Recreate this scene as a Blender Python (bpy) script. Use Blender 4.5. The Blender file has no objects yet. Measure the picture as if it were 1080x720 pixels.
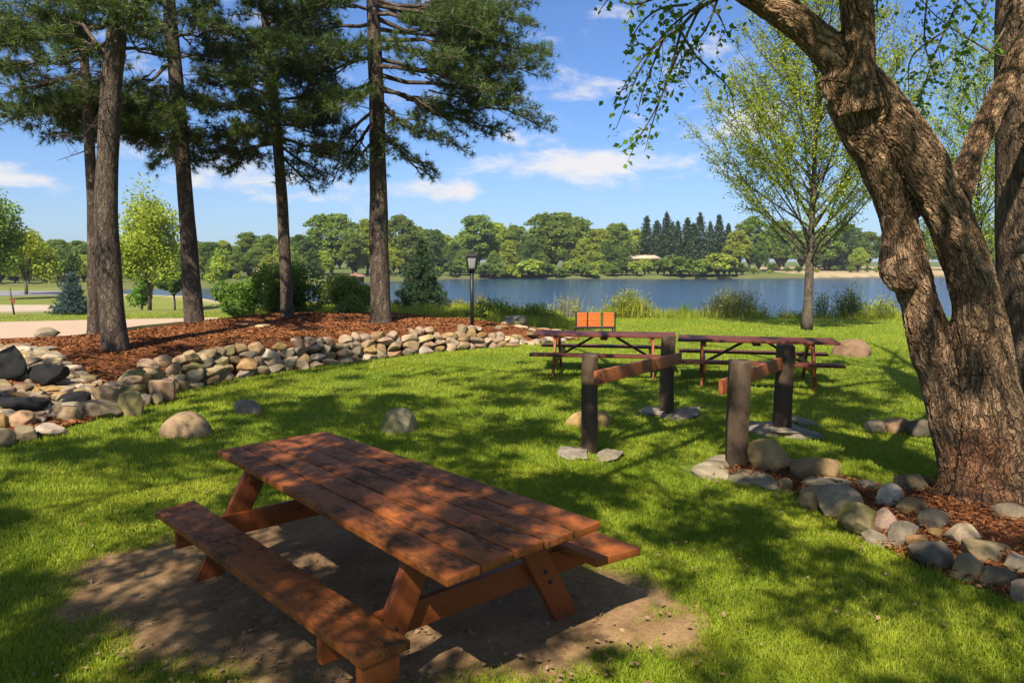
import bpy, bmesh, math, random
import numpy as np
from mathutils import Vector, noise as mnoise

R = np.random.default_rng(7)
random.seed(7)
sc = bpy.context.scene
C = sc.collection

# ------------------------------------------------------------------ camera model (used to measure ground positions)
F, HZ, CH = 790.0, 276.0, 2.05
PITCH = math.atan((360 - HZ) / F)
_c, _s = math.cos(PITCH), math.sin(PITCH)


def ray(px, py):
    x = (px - 540) / F
    y = -(py - 360) / F
    return np.array([x, _c + y * _s, -_s + y * _c])


def P(px, py, z=0.0):
    d = ray(px, py)
    return np.array([0, 0, CH]) + d * ((z - CH) / d[2])


def A(px, py, Y):
    d = ray(px, py)
    return np.array([0, 0, CH]) + d * (Y / d[1])


def ppm(Y):
    return F / Y


# ------------------------------------------------------------------ object helpers
OFF = {}


def tag(o, label=None, cat=None, group=None, kind=None):
    if label: o['label'] = label
    if cat: o['category'] = cat
    if group: o['group'] = group
    if kind: o['kind'] = kind
    return o


def thing(name, label, cat, loc=(0, 0, 0), group=None):
    o = bpy.data.objects.new(name, None)
    o.empty_display_size = 0.2
    C.objects.link(o)
    o.location = loc
    OFF[o.name] = np.array(loc, float)
    return tag(o, label, cat, group)


def link(name, me, parent=None, mat=None, smooth=True):
    o = bpy.data.objects.new(name, me)
    C.objects.link(o)
    off = np.zeros(3)
    if parent is not None:
        o.parent = parent
        off = OFF[parent.name]
    OFF[o.name] = off
    if mat is not None and not me.materials:
        me.materials.append(mat)
    if smooth:
        me.polygons.foreach_set('use_smooth', np.ones(len(me.polygons), bool))
    return o


def mesh(V, F_, attrs=None):
    """V (n,3); F_ (m,k) array or list of arrays of different k"""
    V = np.asarray(V, np.float32)
    Fs = [np.asarray(f, np.int32) for f in (F_ if isinstance(F_, list) else [F_])]
    Fs = [f for f in Fs if len(f)]
    me = bpy.data.meshes.new('m')
    me.vertices.add(len(V))
    me.vertices.foreach_set('co', V.ravel())
    nl = sum(f.size for f in Fs)
    npoly = sum(len(f) for f in Fs)
    me.loops.add(nl)
    me.polygons.add(npoly)
    me.loops.foreach_set('vertex_index', np.concatenate([f.ravel() for f in Fs]))
    tot = np.concatenate([np.full(len(f), f.shape[1], np.int32) for f in Fs])
    st = np.concatenate([[0], np.cumsum(tot)[:-1]]).astype(np.int32)
    me.polygons.foreach_set('loop_start', st)
    try:
        me.polygons.foreach_set('loop_total', tot)
    except Exception:
        pass
    for k, a in (attrs or {}).items():
        a = np.asarray(a, np.float32)
        if a.ndim == 1:
            at = me.attributes.new(k, 'FLOAT', 'POINT'); at.data.foreach_set('value', a)
        elif a.shape[1] == 3:
            at = me.attributes.new(k, 'FLOAT_VECTOR', 'POINT'); at.data.foreach_set('vector', a.ravel())
        else:
            at = me.attributes.new(k, 'FLOAT_COLOR', 'POINT'); at.data.foreach_set('color', a.ravel())
    me.update(calc_edges=True)
    me.validate()
    return me


def solid(name, geo, parent, mat, smooth=True):
    """geo = (V, F, attrs) in world space"""
    V, F_, at = geo
    V = np.asarray(V, float)
    if parent is not None:
        V = V - OFF[parent.name]
    return link(name, mesh(V, F_, at), parent, mat, smooth)


def join(geos):
    Vs, Fd, at = [], {}, {}
    n = 0
    for V, F_, a in geos:
        V = np.asarray(V)
        for f in (F_ if isinstance(F_, list) else [F_]):
            f = np.asarray(f, int)
            if len(f): Fd.setdefault(f.shape[1], []).append(f + n)
        for k, v in (a or {}).items():
            at.setdefault(k, []).append(v)
        Vs.append(V); n += len(V)
    return np.concatenate(Vs), [np.concatenate(v) for v in Fd.values()], {k: np.concatenate(v) for k, v in at.items()}


def unit(v):
    v = np.asarray(v, float)
    return v / (np.linalg.norm(v, axis=-1, keepdims=True) + 1e-12)


def smooth_path(pts, rad, n):
    """Catmull-Rom resample to n points"""
    pts = np.asarray(pts, float); rad = np.asarray(rad, float)
    d = np.r_[0, np.cumsum(np.linalg.norm(np.diff(pts, axis=0), axis=1))]
    t = np.linspace(0, d[-1], n)
    ext = np.vstack([2 * pts[0] - pts[1], pts, 2 * pts[-1] - pts[-2]])
    out = []
    for x in t:
        i = min(np.searchsorted(d, x, side='right') - 1, len(pts) - 2)
        u = (x - d[i]) / (d[i + 1] - d[i] + 1e-9)
        p0, p1, p2, p3 = ext[i:i + 4]
        out.append(0.5 * ((2 * p1) + (-p0 + p2) * u + (2 * p0 - 5 * p1 + 4 * p2 - p3) * u * u + (-p0 + 3 * p1 - 3 * p2 + p3) * u ** 3))
    return np.array(out), np.interp(t, d, rad)


def tube(pts, rad, k=8, n=None, lump=0.0, cap=True):
    pts = np.asarray(pts, float)
    rad = np.asarray(rad, float) if np.ndim(rad) else np.full(len(pts), rad)
    if n: pts, rad = smooth_path(pts, rad, n)
    T = unit(np.gradient(pts, axis=0))
    up = np.array([0, 1.0, 0]) if abs(T[0][1]) < 0.9 else np.array([1.0, 0, 0])
    a = unit(np.cross(T[0], up)); Aa = []
    for t in T:
        a = unit(a - t * np.dot(a, t)); Aa.append(a)
    Aa = np.array(Aa); Bb = np.cross(T, Aa)
    th = np.linspace(0, 2 * np.pi, k, endpoint=False)
    L = np.r_[0, np.cumsum(np.linalg.norm(np.diff(pts, axis=0), axis=1))]
    rr = rad[:, None] * np.ones(k)[None]
    if lump:
        ph = R.uniform(0, 6, 4)
        rr = rr * (1 + lump * (np.sin(2 * th[None] + ph[0] + 1.7 * L[:, None]) * .5 + np.sin(3 * th[None] + ph[1] - 3.1 * L[:, None]) * .4 + np.sin(5 * L[:, None] + ph[2]) * .3))
    V = pts[:, None] + rr[..., None] * (np.cos(th)[None, :, None] * Aa[:, None] + np.sin(th)[None, :, None] * Bb[:, None])
    bc = np.stack([rr * np.cos(th), rr * np.sin(th), L[:, None] * np.ones(k)], -1) + R.uniform(0, 20, 3)
    m = len(pts)
    i = np.arange(m - 1)[:, None]; j = np.arange(k)[None]
    Fq = np.stack([i * k + j, i * k + (j + 1) % k, (i + 1) * k + (j + 1) % k, (i + 1) * k + j], -1).reshape(-1, 4)
    V = V.reshape(-1, 3); bc = bc.reshape(-1, 3)
    fs = [Fq]
    if cap:
        fs.append(np.array([list(range(k))[::-1], list(range((m - 1) * k, m * k))]))
    return V, fs, {'bark_co': bc}


def prism(c8, bev=0.004, wco=None):
    """box from 8 corners: bottom 4 (ccw from above) then top 4; bevelled; wco = corner coords for the grain"""
    bm = bmesh.new()
    vs = [bm.verts.new(c) for c in c8]
    for f in ((3, 2, 1, 0), (4, 5, 6, 7), (0, 1, 5, 4), (1, 2, 6, 5), (2, 3, 7, 6), (3, 0, 4, 7)):
        bm.faces.new([vs[i] for i in f])
    if bev:
        bmesh.ops.bevel(bm, geom=bm.edges[:], offset=bev, segments=2, profile=0.6, affect='EDGES', clamp_overlap=True)
    bmesh.ops.recalc_face_normals(bm, faces=bm.faces[:])
    bm.verts.index_update()
    V = np.array([v.co[:] for v in bm.verts])
    Fd = {}
    for f in bm.faces:
        Fd.setdefault(len(f.verts), []).append([v.index for v in f.verts])
    bm.free()
    return V, [np.array(v) for v in Fd.values()], {}


def board(p0, p1, wdir, w, t, bev=0.004, tilt=None):
    """plank from p0 to p1 (centre line), wdir = width direction, w wide, t thick"""
    p0 = np.asarray(p0, float); p1 = np.asarray(p1, float)
    e = unit(p1 - p0); wd = np.asarray(wdir, float); wd = unit(wd - e * np.dot(wd, e)); nn = np.cross(e, wd)
    c8 = [p0 - wd * w / 2 - nn * t / 2, p1 - wd * w / 2 - nn * t / 2, p1 + wd * w / 2 - nn * t / 2, p0 + wd * w / 2 - nn * t / 2,
          p0 - wd * w / 2 + nn * t / 2, p1 - wd * w / 2 + nn * t / 2, p1 + wd * w / 2 + nn * t / 2, p0 + wd * w / 2 + nn * t / 2]
    V, F_, _ = prism(c8, bev)
    q = V - p0
    wco = np.stack([q @ e, q @ wd, q @ nn], -1) + R.uniform(0, 30, 3)
    return V, F_, {'wco': wco}


def quadboard(a, b, c, d, t, bev=0.005):
    """plank whose top face is the quad a,b,c,d (a->d long side), t thick downward"""
    a, b, c, d = [np.asarray(v, float) for v in (a, b, c, d)]
    dn = np.array([0, 0, -t])
    V, F_, _ = prism([a + dn, d + dn, c + dn, b + dn, a, d, c, b], bev)
    e = unit(d - a); wd = np.array([-e[1], e[0], 0]); q = V - a
    wco = np.stack([q @ e, q @ wd, q[:, 2]], -1) + R.uniform(0, 30, 3)
    return V, F_, {'wco': wco}


# ------------------------------------------------------------------ materials
def newmat(name):
    m = bpy.data.materials.new(name); m.use_nodes = True
    nt = m.node_tree; nt.nodes.clear()
    out = nt.nodes.new('ShaderNodeOutputMaterial')
    return m, nt, out


class N:
    def __init__(s, nt): s.nt = nt
    def __call__(s, typ, inputs=None, **props):
        n = s.nt.nodes.new(typ)
        for k, v in props.items(): setattr(n, k, v)
        for k, v in (inputs or {}).items():
            sock = n.inputs[k]
            if isinstance(v, bpy.types.NodeSocket): s.nt.links.new(v, sock)
            else: sock.default_value = v
        return n
    def math(s, op, a, b=0.0, c=0.0, clamp=False):
        n = s.nt.nodes.new('ShaderNodeMath'); n.operation = op; n.use_clamp = clamp
        for i, v in enumerate((a, b, c)):
            if isinstance(v, bpy.types.NodeSocket): s.nt.links.new(v, n.inputs[i])
            else: n.inputs[i].default_value = v
        return n.outputs[0]
    def ramp(s, fac, stops):
        n = s.nt.nodes.new('ShaderNodeValToRGB'); cr = n.color_ramp
        while len(cr.elements) > 1: cr.elements.remove(cr.elements[-1])
        for i, (p, c) in enumerate(stops):
            e = cr.elements[0] if i == 0 else cr.elements.new(p)
            e.position = p; e.color = (*c, 1) if len(c) == 3 else c
        s.nt.links.new(fac, n.inputs[0])
        return n.outputs[0]
    def mix(s, fac, a, b, blend='MIX'):
        n = s.nt.nodes.new('ShaderNodeMix'); n.data_type = 'RGBA'; n.blend_type = blend
        for sock, v in ((n.inputs[0], fac), (n.inputs[6], a), (n.inputs[7], b)):
            if isinstance(v, bpy.types.NodeSocket): s.nt.links.new(v, sock)
            else: sock.default_value = v if sock.type == 'VALUE' else ((*v, 1) if len(v) == 3 else v)
        return n.outputs[2]
    def scale(s, vec, k):
        n = s.nt.nodes.new('ShaderNodeVectorMath'); n.operation = 'MULTIPLY'
        s.nt.links.new(vec, n.inputs[0]); n.inputs[1].default_value = k
        return n.outputs[0]
    def noise(s, vec, scale, detail=4, rough=0.55, dist=0.0):
        n = s('ShaderNodeTexNoise', {'Scale': scale, 'Detail': detail, 'Roughness': rough, 'Distortion': dist})
        if vec is not None: s.nt.links.new(vec, n.inputs['Vector'])
        return n.outputs['Fac']


def leafmat(name, dark, light, trans=0.35, rough=0.5, clump=1.5, gloss=True):
    m, nt, out = newmat(name); n = N(nt)
    tint = n('ShaderNodeAttribute', attribute_name='tint').outputs['Fac']
    oi = n('ShaderNodeObjectInfo').outputs['Random']
    obj = n('ShaderNodeTexCoord').outputs['Object']
    cl = n.noise(obj, clump, 2)
    f = n.math('ADD', n.math('MULTIPLY', tint, 0.55), n.math('MULTIPLY', n.math('SUBTRACT', cl, 0.28), 0.85), clamp=True)
    col = n.mix(f, dark, light)
    hsv = n('ShaderNodeHueSaturation', {'Hue': n.math('ADD', n.math('MULTIPLY', oi, 0.02), 0.49), 'Saturation': 1.0,
                                        'Value': n.math('ADD', n.math('MULTIPLY', oi, 0.3), 0.85), 'Color': col}).outputs[0]
    d = n('ShaderNodeBsdfPrincipled', {'Base Color': hsv, 'Roughness': rough, 'Specular IOR Level': 0.3 if gloss else 0.1})
    t = n('ShaderNodeBsdfTranslucent', {'Color': n.mix(0.5, hsv, (light[0] * 1.2, light[1] * 1.2, light[2] * .8))})
    ms = n('ShaderNodeMixShader', {0: trans, 1: d.outputs[0], 2: t.outputs[0]})
    nt.links.new(ms.outputs[0], out.inputs[0])
    return m


def barkmat(name, c_hi, c_mid, c_lo, sc_=14.0, stretch=0.3, disp=0.0, bump=0.6, red=0.0, depth=0.02):
    m, nt, out = newmat(name); n = N(nt)
    co = n('ShaderNodeAttribute', attribute_name='bark_co').outputs['Vector']
    wob = n('ShaderNodeTexNoise', {'Vector': co, 'Scale': 3.5, 'Detail': 3.0}).outputs['Color']
    wv = n('ShaderNodeVectorMath', {0: wob, 1: (0.2, 0.2, 0.4)}, operation='MULTIPLY').outputs[0]
    co2 = n('ShaderNodeVectorMath', {0: co, 1: wv}, operation='ADD').outputs[0]
    st = n.scale(co2, (1, 1, stretch))
    v = n('ShaderNodeTexVoronoi', {'Vector': st, 'Scale': sc_}, feature='DISTANCE_TO_EDGE').outputs['Distance']
    v2 = n('ShaderNodeTexVoronoi', {'Vector': st, 'Scale': sc_ * 2.3}, feature='DISTANCE_TO_EDGE').outputs['Distance']
    cell = n('ShaderNodeTexVoronoi', {'Vector': st, 'Scale': sc_}, feature='F1').outputs['Color']
    plate = n('ShaderNodeMapRange', {'Value': v, 1: 0.0, 2: 0.13, 3: 0.0, 4: 1.0}, interpolation_type='SMOOTHSTEP').outputs[0]
    pl2 = n('ShaderNodeMapRange', {'Value': v2, 1: 0.0, 2: 0.2, 3: 0.0, 4: 1.0}).outputs[0]
    fine = n.noise(n.scale(co, (1, 1, .22)), sc_ * 4, 6, 0.65)
    big = n.noise(co, 2.2, 3)
    sep = n('ShaderNodeSeparateColor', {0: cell}).outputs[0]
    rv = n.scale(co2, (1, 1, stretch * .62))
    rg = n.math('ABSOLUTE', n.math('SUBTRACT', n.noise(rv, sc_ * .62, 3, .5, .6), .5))
    rg2 = n.math('ABSOLUTE', n.math('SUBTRACT', n.noise(rv, sc_ * 1.35, 3, .55, .8), .5))
    fis = n('ShaderNodeMapRange', {'Value': rg, 1: .0, 2: .085}, interpolation_type='SMOOTHSTEP').outputs[0]
    fis2 = n('ShaderNodeMapRange', {'Value': rg2, 1: .0, 2: .07}, interpolation_type='SMOOTHSTEP').outputs[0]
    flake = n.math('ADD', n.math('MULTIPLY', plate, .30), n.math('MULTIPLY', sep, .34))
    hgt = n.math('ADD', n.math('ADD', n.math('MULTIPLY', n.math('MULTIPLY', fis, n.math('ADD', n.math('MULTIPLY', fis2, .55), .45)), .62), flake), n.math('ADD', n.math('MULTIPLY', pl2, .10), n.math('MULTIPLY', n.math('SUBTRACT', fine, .3), .6)))
    col = n.ramp(n.math('MULTIPLY', hgt, 0.62), [(0.12, c_lo), (0.5, c_mid), (0.9, c_hi)])
    col = n.mix(n.math('MULTIPLY', big, 0.5), col, c_mid)
    tone = n('ShaderNodeHueSaturation', {'Value': n.math('ADD', n.math('MULTIPLY', sep, .45), .75), 'Saturation': 1.0, 'Hue': .5, 'Color': col}).outputs[0]
    if red:
        at = n('ShaderNodeAttribute', attribute_name='redness').outputs['Fac']
        rn = n.noise(n.scale(co, (1, 1, .4)), 13, 5)
        rm = n('ShaderNodeMapRange', {'Value': n.math('ADD', at, n.math('ADD', n.math('MULTIPLY', rn, .8), n.math('MULTIPLY', sep, .5))), 1: 1.15, 2: 1.4}).outputs[0]
        tone = n.mix(n.math('MULTIPLY', rm, .6), tone, (0.25, 0.10, 0.045))
    b = n('ShaderNodeBump', {'Strength': bump, 'Distance': depth, 'Height': hgt})
    p = n('ShaderNodeBsdfPrincipled', {'Base Color': tone, 'Roughness': 0.9, 'Specular IOR Level': 0.15, 'Normal': b.outputs[0]})
    nt.links.new(p.outputs[0], out.inputs[0])
    if disp:
        dn = n('ShaderNodeDisplacement', {'Height': hgt, 'Midlevel': 1.05, 'Scale': disp})
        nt.links.new(dn.outputs[0], out.inputs['Displacement'])
        m.displacement_method = 'BOTH'
    return m


def woodmat(name, fresh, worn, wear=0.5, rough=0.55, grey=None, sat=1.0):
    m, nt, out = newmat(name); n = N(nt)
    co = n('ShaderNodeAttribute', attribute_name='wco').outputs['Vector']
    grain = n.noise(n.scale(co, (2.5, 42, 42)), 1.0, 6, .65, .4)
    fine = n.noise(n.scale(co, (9, 190, 190)), 1.0, 4, .7)
    blot = n.noise(n.scale(co, (1, 1.5, 1.5)), 4.2, 7, .68)
    blot2 = n.noise(n.scale(co, (1, 2.6, 2.6)), 22, 6, .75)
    wearf = n.math('ADD', n.math('MULTIPLY', blot, .62), n.math('ADD', n.math('MULTIPLY', blot2, .44), n.math('MULTIPLY', grain, .15)))
    f = n('ShaderNodeMapRange', {'Value': wearf, 1: 0.72 - wear * .26, 2: 0.9 - wear * .26}, interpolation_type='SMOOTHSTEP').outputs[0]
    a = n.mix(grain, tuple(c * .55 for c in fresh), tuple(c * 1.35 for c in fresh))
    bcol = n.mix(fine, tuple(c * .55 for c in worn), tuple(c * 1.5 for c in worn))
    col = n.mix(f, a, bcol)
    if grey:
        g = n('ShaderNodeMapRange', {'Value': blot2, 1: .62, 2: .75}).outputs[0]
        col = n.mix(n.math('MULTIPLY', g, .5), col, grey)
    bmp = n('ShaderNodeBump', {'Strength': .45, 'Distance': .004, 'Height': n.math('ADD', n.math('ADD', grain, fine), n.math('MULTIPLY', f, -.5))})
    p = n('ShaderNodeBsdfPrincipled', {'Base Color': col, 'Roughness': n.math('ADD', n.math('MULTIPLY', f, .25), rough - .1), 'Specular IOR Level': .14, 'Normal': bmp.outputs[0]})
    nt.links.new(p.outputs[0], out.inputs[0])
    return m


def stonemat(name, a, b, moss=0.0, spec=0.25):
    m, nt, out = newmat(name); n = N(nt)
    obj = n('ShaderNodeTexCoord').outputs['Object']
    oi = n('ShaderNodeObjectInfo').outputs['Random']
    off = n('ShaderNodeCombineXYZ', {0: n.math('MULTIPLY', oi, 31), 1: n.math('MULTIPLY', oi, 17), 2: oi}).outputs[0]
    co = n('ShaderNodeVectorMath', {0: obj, 1: off}, operation='ADD').outputs[0]
    n1 = n.noise(co, 5, 5, .6); n2 = n.noise(co, 45, 5, .7); n3 = n.noise(co, 2.2, 2)
    f = n.math('ADD', n.math('MULTIPLY', n1, .8), n.math('MULTIPLY', n.math('SUBTRACT', n2, .5), .5), clamp=True)
    col = n.ramp(f, [(0.2, tuple(c * .55 for c in a)), (0.45, a), (0.7, b)])
    spk = n('ShaderNodeMapRange', {'Value': n.noise(co, 120, 2), 1: .62, 2: .7}).outputs[0]
    col = n.mix(n.math('MULTIPLY', spk, .5), col, tuple(c * .45 for c in a))
    if moss:
        mm = n('ShaderNodeMapRange', {'Value': n3, 1: .62 - moss * .3, 2: .72 - moss * .2}).outputs[0]
        col = n.mix(n.math('MULTIPLY', mm, .75), col, (0.10, 0.095, 0.022))
    hs = n('ShaderNodeHueSaturation', {'Hue': n.math('ADD', n.math('MULTIPLY', oi, .02), .49), 'Saturation': n.math('ADD', n.math('MULTIPLY', oi, .5), .75),
                                       'Value': n.math('ADD', n.math('MULTIPLY', n.math('FRACT', n.math('MULTIPLY', oi, 7.3)), .5), .75), 'Color': col}).outputs[0]
    bmp = n('ShaderNodeBump', {'Strength': .6, 'Distance': .012, 'Height': n.math('ADD', n1, n.math('MULTIPLY', n2, .45))})
    p = n('ShaderNodeBsdfPrincipled', {'Base Color': hs, 'Roughness': .85, 'Specular IOR Level': spec, 'Normal': bmp.outputs[0]})
    nt.links.new(p.outputs[0], out.inputs[0])
    return m


def plainmat(name, col, rough=0.6, metal=0.0, var=0.25, scale=8, spec=0.3, bump=0.0):
    m, nt, out = newmat(name); n = N(nt)
    obj = n('ShaderNodeTexCoord').outputs['Object']
    a = n.noise(obj, scale, 5, .6)
    c = n.mix(a, tuple(x * (1 - var) for x in col), tuple(x * (1 + var) for x in col))
    ins = {'Base Color': c, 'Roughness': rough, 'Metallic': metal, 'Specular IOR Level': spec}
    if bump:
        ins['Normal'] = n('ShaderNodeBump', {'Strength': bump, 'Distance': .01, 'Height': n.noise(obj, scale * 4, 4)}).outputs[0]
    p = n('ShaderNodeBsdfPrincipled', ins)
    nt.links.new(p.outputs[0], out.inputs[0])
    return m


M = {}
M['table_top'] = woodmat('worn red stained wood', (0.27, 0.078, 0.018), (0.056, 0.031, 0.015), .64, .60)
M['table_leg'] = woodmat('red orange stained wood', (0.21, 0.056, 0.017), (0.08, 0.03, 0.014), .2, .55)
M['table_far'] = woodmat('dull red stained wood', (0.12, 0.034, 0.020), (0.05, 0.026, 0.022), .55, .6)
M['rail'] = woodmat('orange brown rail wood', (0.29, 0.095, 0.036), (0.11, 0.046, 0.022), .35, .6)
M['post'] = woodmat('dark creosoted timber', (0.085, 0.057, 0.036), (0.036, 0.025, 0.017), .5, .8, grey=(0.13, 0.095, 0.065))
M['bench_slat'] = woodmat('bright orange stained slats', (0.52, 0.12, 0.028), (0.34, 0.08, 0.024), .25, .5)
M['black'] = plainmat('black painted metal', (0.012, 0.012, 0.013), .45, 0, .3, 12)
M['bark_big'] = barkmat('flaky brown bark', (0.45, 0.30, 0.175), (0.245, 0.15, 0.083), (0.04, 0.025, 0.016), 24, .26, disp=.013, bump=1.0, red=1.0, depth=.02)
M['bark_pine'] = barkmat('grey brown pine bark', (0.18, 0.14, 0.105), (0.095, 0.070, 0.052), (0.03, 0.023, 0.018), 21, .26, bump=1.0, depth=.03)
M['bark_thin'] = barkmat('smooth grey bark', (0.13, 0.105, 0.075), (0.085, 0.068, 0.05), (0.045, 0.036, 0.028), 22, .5, bump=.3, depth=.008)
M['needles'] = leafmat('pine needles', (0.012, 0.030, 0.011), (0.115, 0.165, 0.026), .2, .5, 1.1)
M['spruce'] = leafmat('spruce needles', (0.02, 0.05, 0.022), (0.08, 0.15, 0.06), .15, .6, 3)
M['blue_spruce'] = leafmat('blue spruce needles', (0.03, 0.065, 0.055), (0.10, 0.18, 0.16), .15, .6, 3)
M['leaf_big'] = leafmat('small dark green leaves', (0.07, 0.13, 0.014), (0.19, 0.32, 0.035), .5, .45, 2)
M['leaf_young'] = leafmat('fresh yellow green leaves', (0.16, 0.25, 0.012), (0.42, 0.50, 0.04), .5, .5, 1.0)
M['far_a'] = leafmat('mid green foliage', (0.08, 0.135, 0.026), (0.26, 0.34, 0.065), .4, .6, .5, False)
M['far_b'] = leafmat('yellow green foliage', (0.16, 0.215, 0.026), (0.42, 0.48, 0.07), .4, .6, .5, False)
M['far_c'] = leafmat('dark green foliage', (0.045, 0.085, 0.02), (0.14, 0.21, 0.045), .3, .6, .5, False)
M['far_con'] = leafmat('dark conifer foliage', (0.020, 0.042, 0.018), (0.075, 0.12, 0.045), .15, .6, .6, False)
M['shrub_dark'] = leafmat('glossy dark shrub leaves', (0.05, 0.11, 0.014), (0.19, 0.31, 0.035), .4, .5, 2)
M['shrub_light'] = leafmat('light shrub leaves', (0.12, 0.19, 0.025), (0.36, 0.44, 0.08), .4, .5, 2)
M['weed'] = leafmat('shore weed leaves', (0.14, 0.19, 0.018), (0.44, 0.47, 0.05), .45, .6, 2)
M['dry_weed'] = leafmat('dry weed stems', (0.17, 0.14, 0.07), (0.32, 0.27, 0.15), .3, .7, 2)
M['grass'] = None
M['stone_tan'] = stonemat('tan fieldstone', (0.26, 0.175, 0.095), (0.40, 0.29, 0.175))
M['stone_pale'] = stonemat('pale fieldstone', (0.35, 0.265, 0.165), (0.50, 0.40, 0.275))
M['stone_grey'] = stonemat('grey fieldstone', (0.20, 0.155, 0.09), (0.33, 0.265, 0.17))
M['stone_pink'] = stonemat('pinkish brown fieldstone', (0.27, 0.165, 0.095), (0.37, 0.245, 0.155))
M['stone_moss'] = stonemat('mossy fieldstone', (0.22, 0.19, 0.13), (0.36, 0.32, 0.22), .9)
M['stone_olive'] = stonemat('olive fieldstone', (0.20, 0.16, 0.08), (0.30, 0.25, 0.13), .3)
M['stone_blue'] = stonemat('slate grey fieldstone', (0.115, 0.092, 0.062), (0.21, 0.175, 0.125))
M['stone_dark'] = stonemat('black slate', (0.009, 0.009, 0.009), (0.024, 0.023, 0.022), 0, .3)
M['flag'] = stonemat('flat flagstone', (0.23, 0.19, 0.13), (0.36, 0.30, 0.22))
M['concrete'] = plainmat('pinkish concrete', (0.36, 0.265, 0.19), .9, 0, .15, 1.2, .1, .2)
M['asphalt'] = plainmat('pale asphalt', (0.17, 0.17, 0.18), .9, 0, .2, 1, .1)
M['gravel'] = plainmat('pale gravel', (0.34, 0.28, 0.21), .95, 0, .2, 2, .05, .2)
M['house_wall'] = plainmat('cream siding', (0.50, 0.44, 0.34), .8, 0, .1, 1)
M['house_brick'] = plainmat('brown brick', (0.20, 0.09, 0.06), .85, 0, .2, 4)
M['roof_tan'] = plainmat('tan shingles', (0.40, 0.32, 0.22), .9, 0, .2, 3)
M['roof_brown'] = plainmat('brown shingles', (0.22, 0.13, 0.085), .9, 0, .2, 3)
M['window'] = plainmat('dark window glass', (0.02, 0.025, 0.03), .1, 0, .1, 2, .5)
M['red'] = plainmat('red painted tag', (0.25, 0.03, 0.02), .6)


def frosted():
    m, nt, out = newmat('frosted lantern glass'); n = N(nt)
    p = n('ShaderNodeBsdfPrincipled', {'Base Color': (0.30, 0.30, 0.28, 1), 'Roughness': .35, 'Transmission Weight': .35})
    nt.links.new(p.outputs[0], out.inputs[0]); return m
M['frosted'] = frosted()


def grassmat():
    m, nt, out = newmat('lawn grass blades'); n = N(nt)
    tint = n('ShaderNodeAttribute', attribute_name='tint').outputs['Fac']
    obj = n('ShaderNodeTexCoord').outputs['Object']
    p1 = n.noise(obj, .55, 4, .6); p2 = n.noise(obj, 3.5, 3)
    f = n.math('ADD', n.math('MULTIPLY', tint, .5), n.math('ADD', n.math('MULTIPLY', n.math('SUBTRACT', p1, .35), .9), n.math('MULTIPLY', n.math('SUBTRACT', p2, .4), .4)), clamp=True)
    col = n.ramp(f, [(0.0, (0.11, 0.20, 0.010)), (0.4, (0.26, 0.33, 0.022)), (0.75, (0.42, 0.435, 0.045)), (1.0, (0.54, 0.48, 0.10))])
    d = n('ShaderNodeBsdfPrincipled', {'Base Color': col, 'Roughness': .5, 'Specular IOR Level': .25})
    t = n('ShaderNodeBsdfTranslucent', {'Color': col})
    ms = n('ShaderNodeMixShader', {0: .45, 1: d.outputs[0], 2: t.outputs[0]})
    nt.links.new(ms.outputs[0], out.inputs[0]); return m
M['grass'] = grassmat()


def groundmat():
    m, nt, out = newmat('turf and soil'); n = N(nt)
    ca = n('ShaderNodeAttribute', attribute_name='gcol').outputs['Color']
    obj = n('ShaderNodeTexCoord').outputs['Object']
    a = n.noise(obj, 9, 6, .7); b = n.noise(obj, .35, 4, .6); c = n.noise(obj, 45, 4, .7)
    v = n.math('ADD', n.math('MULTIPLY', a, .45), n.math('ADD', n.math('MULTIPLY', b, .6), n.math('ADD', n.math('MULTIPLY', c, .5), .2)))
    col = n('ShaderNodeHueSaturation', {'Hue': .5, 'Saturation': 1, 'Value': v, 'Color': ca}).outputs[0]
    bmp = n('ShaderNodeBump', {'Strength': .6, 'Distance': .03, 'Height': n.math('ADD', a, c)})
    p = n('ShaderNodeBsdfPrincipled', {'Base Color': col, 'Roughness': .95, 'Specular IOR Level': .1, 'Normal': bmp.outputs[0]})
    nt.links.new(p.outputs[0], out.inputs[0]); return m
M['ground'] = groundmat()


def dirtmat(name, a, b, c, sc_=1.0, bumpd=.012):
    m, nt, out = newmat(name); n = N(nt)
    obj = n('ShaderNodeTexCoord').outputs['Object']
    n1 = n.noise(obj, 3.2 * sc_, 6, .62); n2 = n.noise(obj, 28 * sc_, 5, .7); n3 = n.noise(obj, 110 * sc_, 3, .7)
    f = n.math('ADD', n.math('MULTIPLY', n1, .7), n.math('ADD', n.math('MULTIPLY', n.math('SUBTRACT', n2, .5), .6), .12), clamp=True)
    col = n.ramp(f, [(.2, c), (.45, a), (.75, b)])
    col = n.mix(n.math('MULTIPLY', n3, .4), col, c)
    bmp = n('ShaderNodeBump', {'Strength': .8, 'Distance': bumpd, 'Height': n.math('ADD', n2, n.math('MULTIPLY', n3, .5))})
    p = n('ShaderNodeBsdfPrincipled', {'Base Color': col, 'Roughness': .95, 'Specular IOR Level': .1, 'Normal': bmp.outputs[0]})
    nt.links.new(p.outputs[0], out.inputs[0]); return m
M['dirt'] = dirtmat('bare trodden soil', (0.23, 0.14, 0.068), (0.38, 0.25, 0.135), (0.09, 0.052, 0.026))
M['mulch'] = dirtmat('red bark mulch', (0.15, 0.052, 0.02), (0.26, 0.10, 0.04), (0.06, 0.024, 0.012), .9, .03)
M['chips'] = leafmat('bark mulch chips', (0.08, 0.027, 0.012), (0.33, 0.13, 0.05), .05, .8, 2.5, False)
M['litter'] = leafmat('dry fallen leaves', (0.16, 0.09, 0.045), (0.42, 0.30, 0.17), .2, .7, 3, False)


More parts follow.
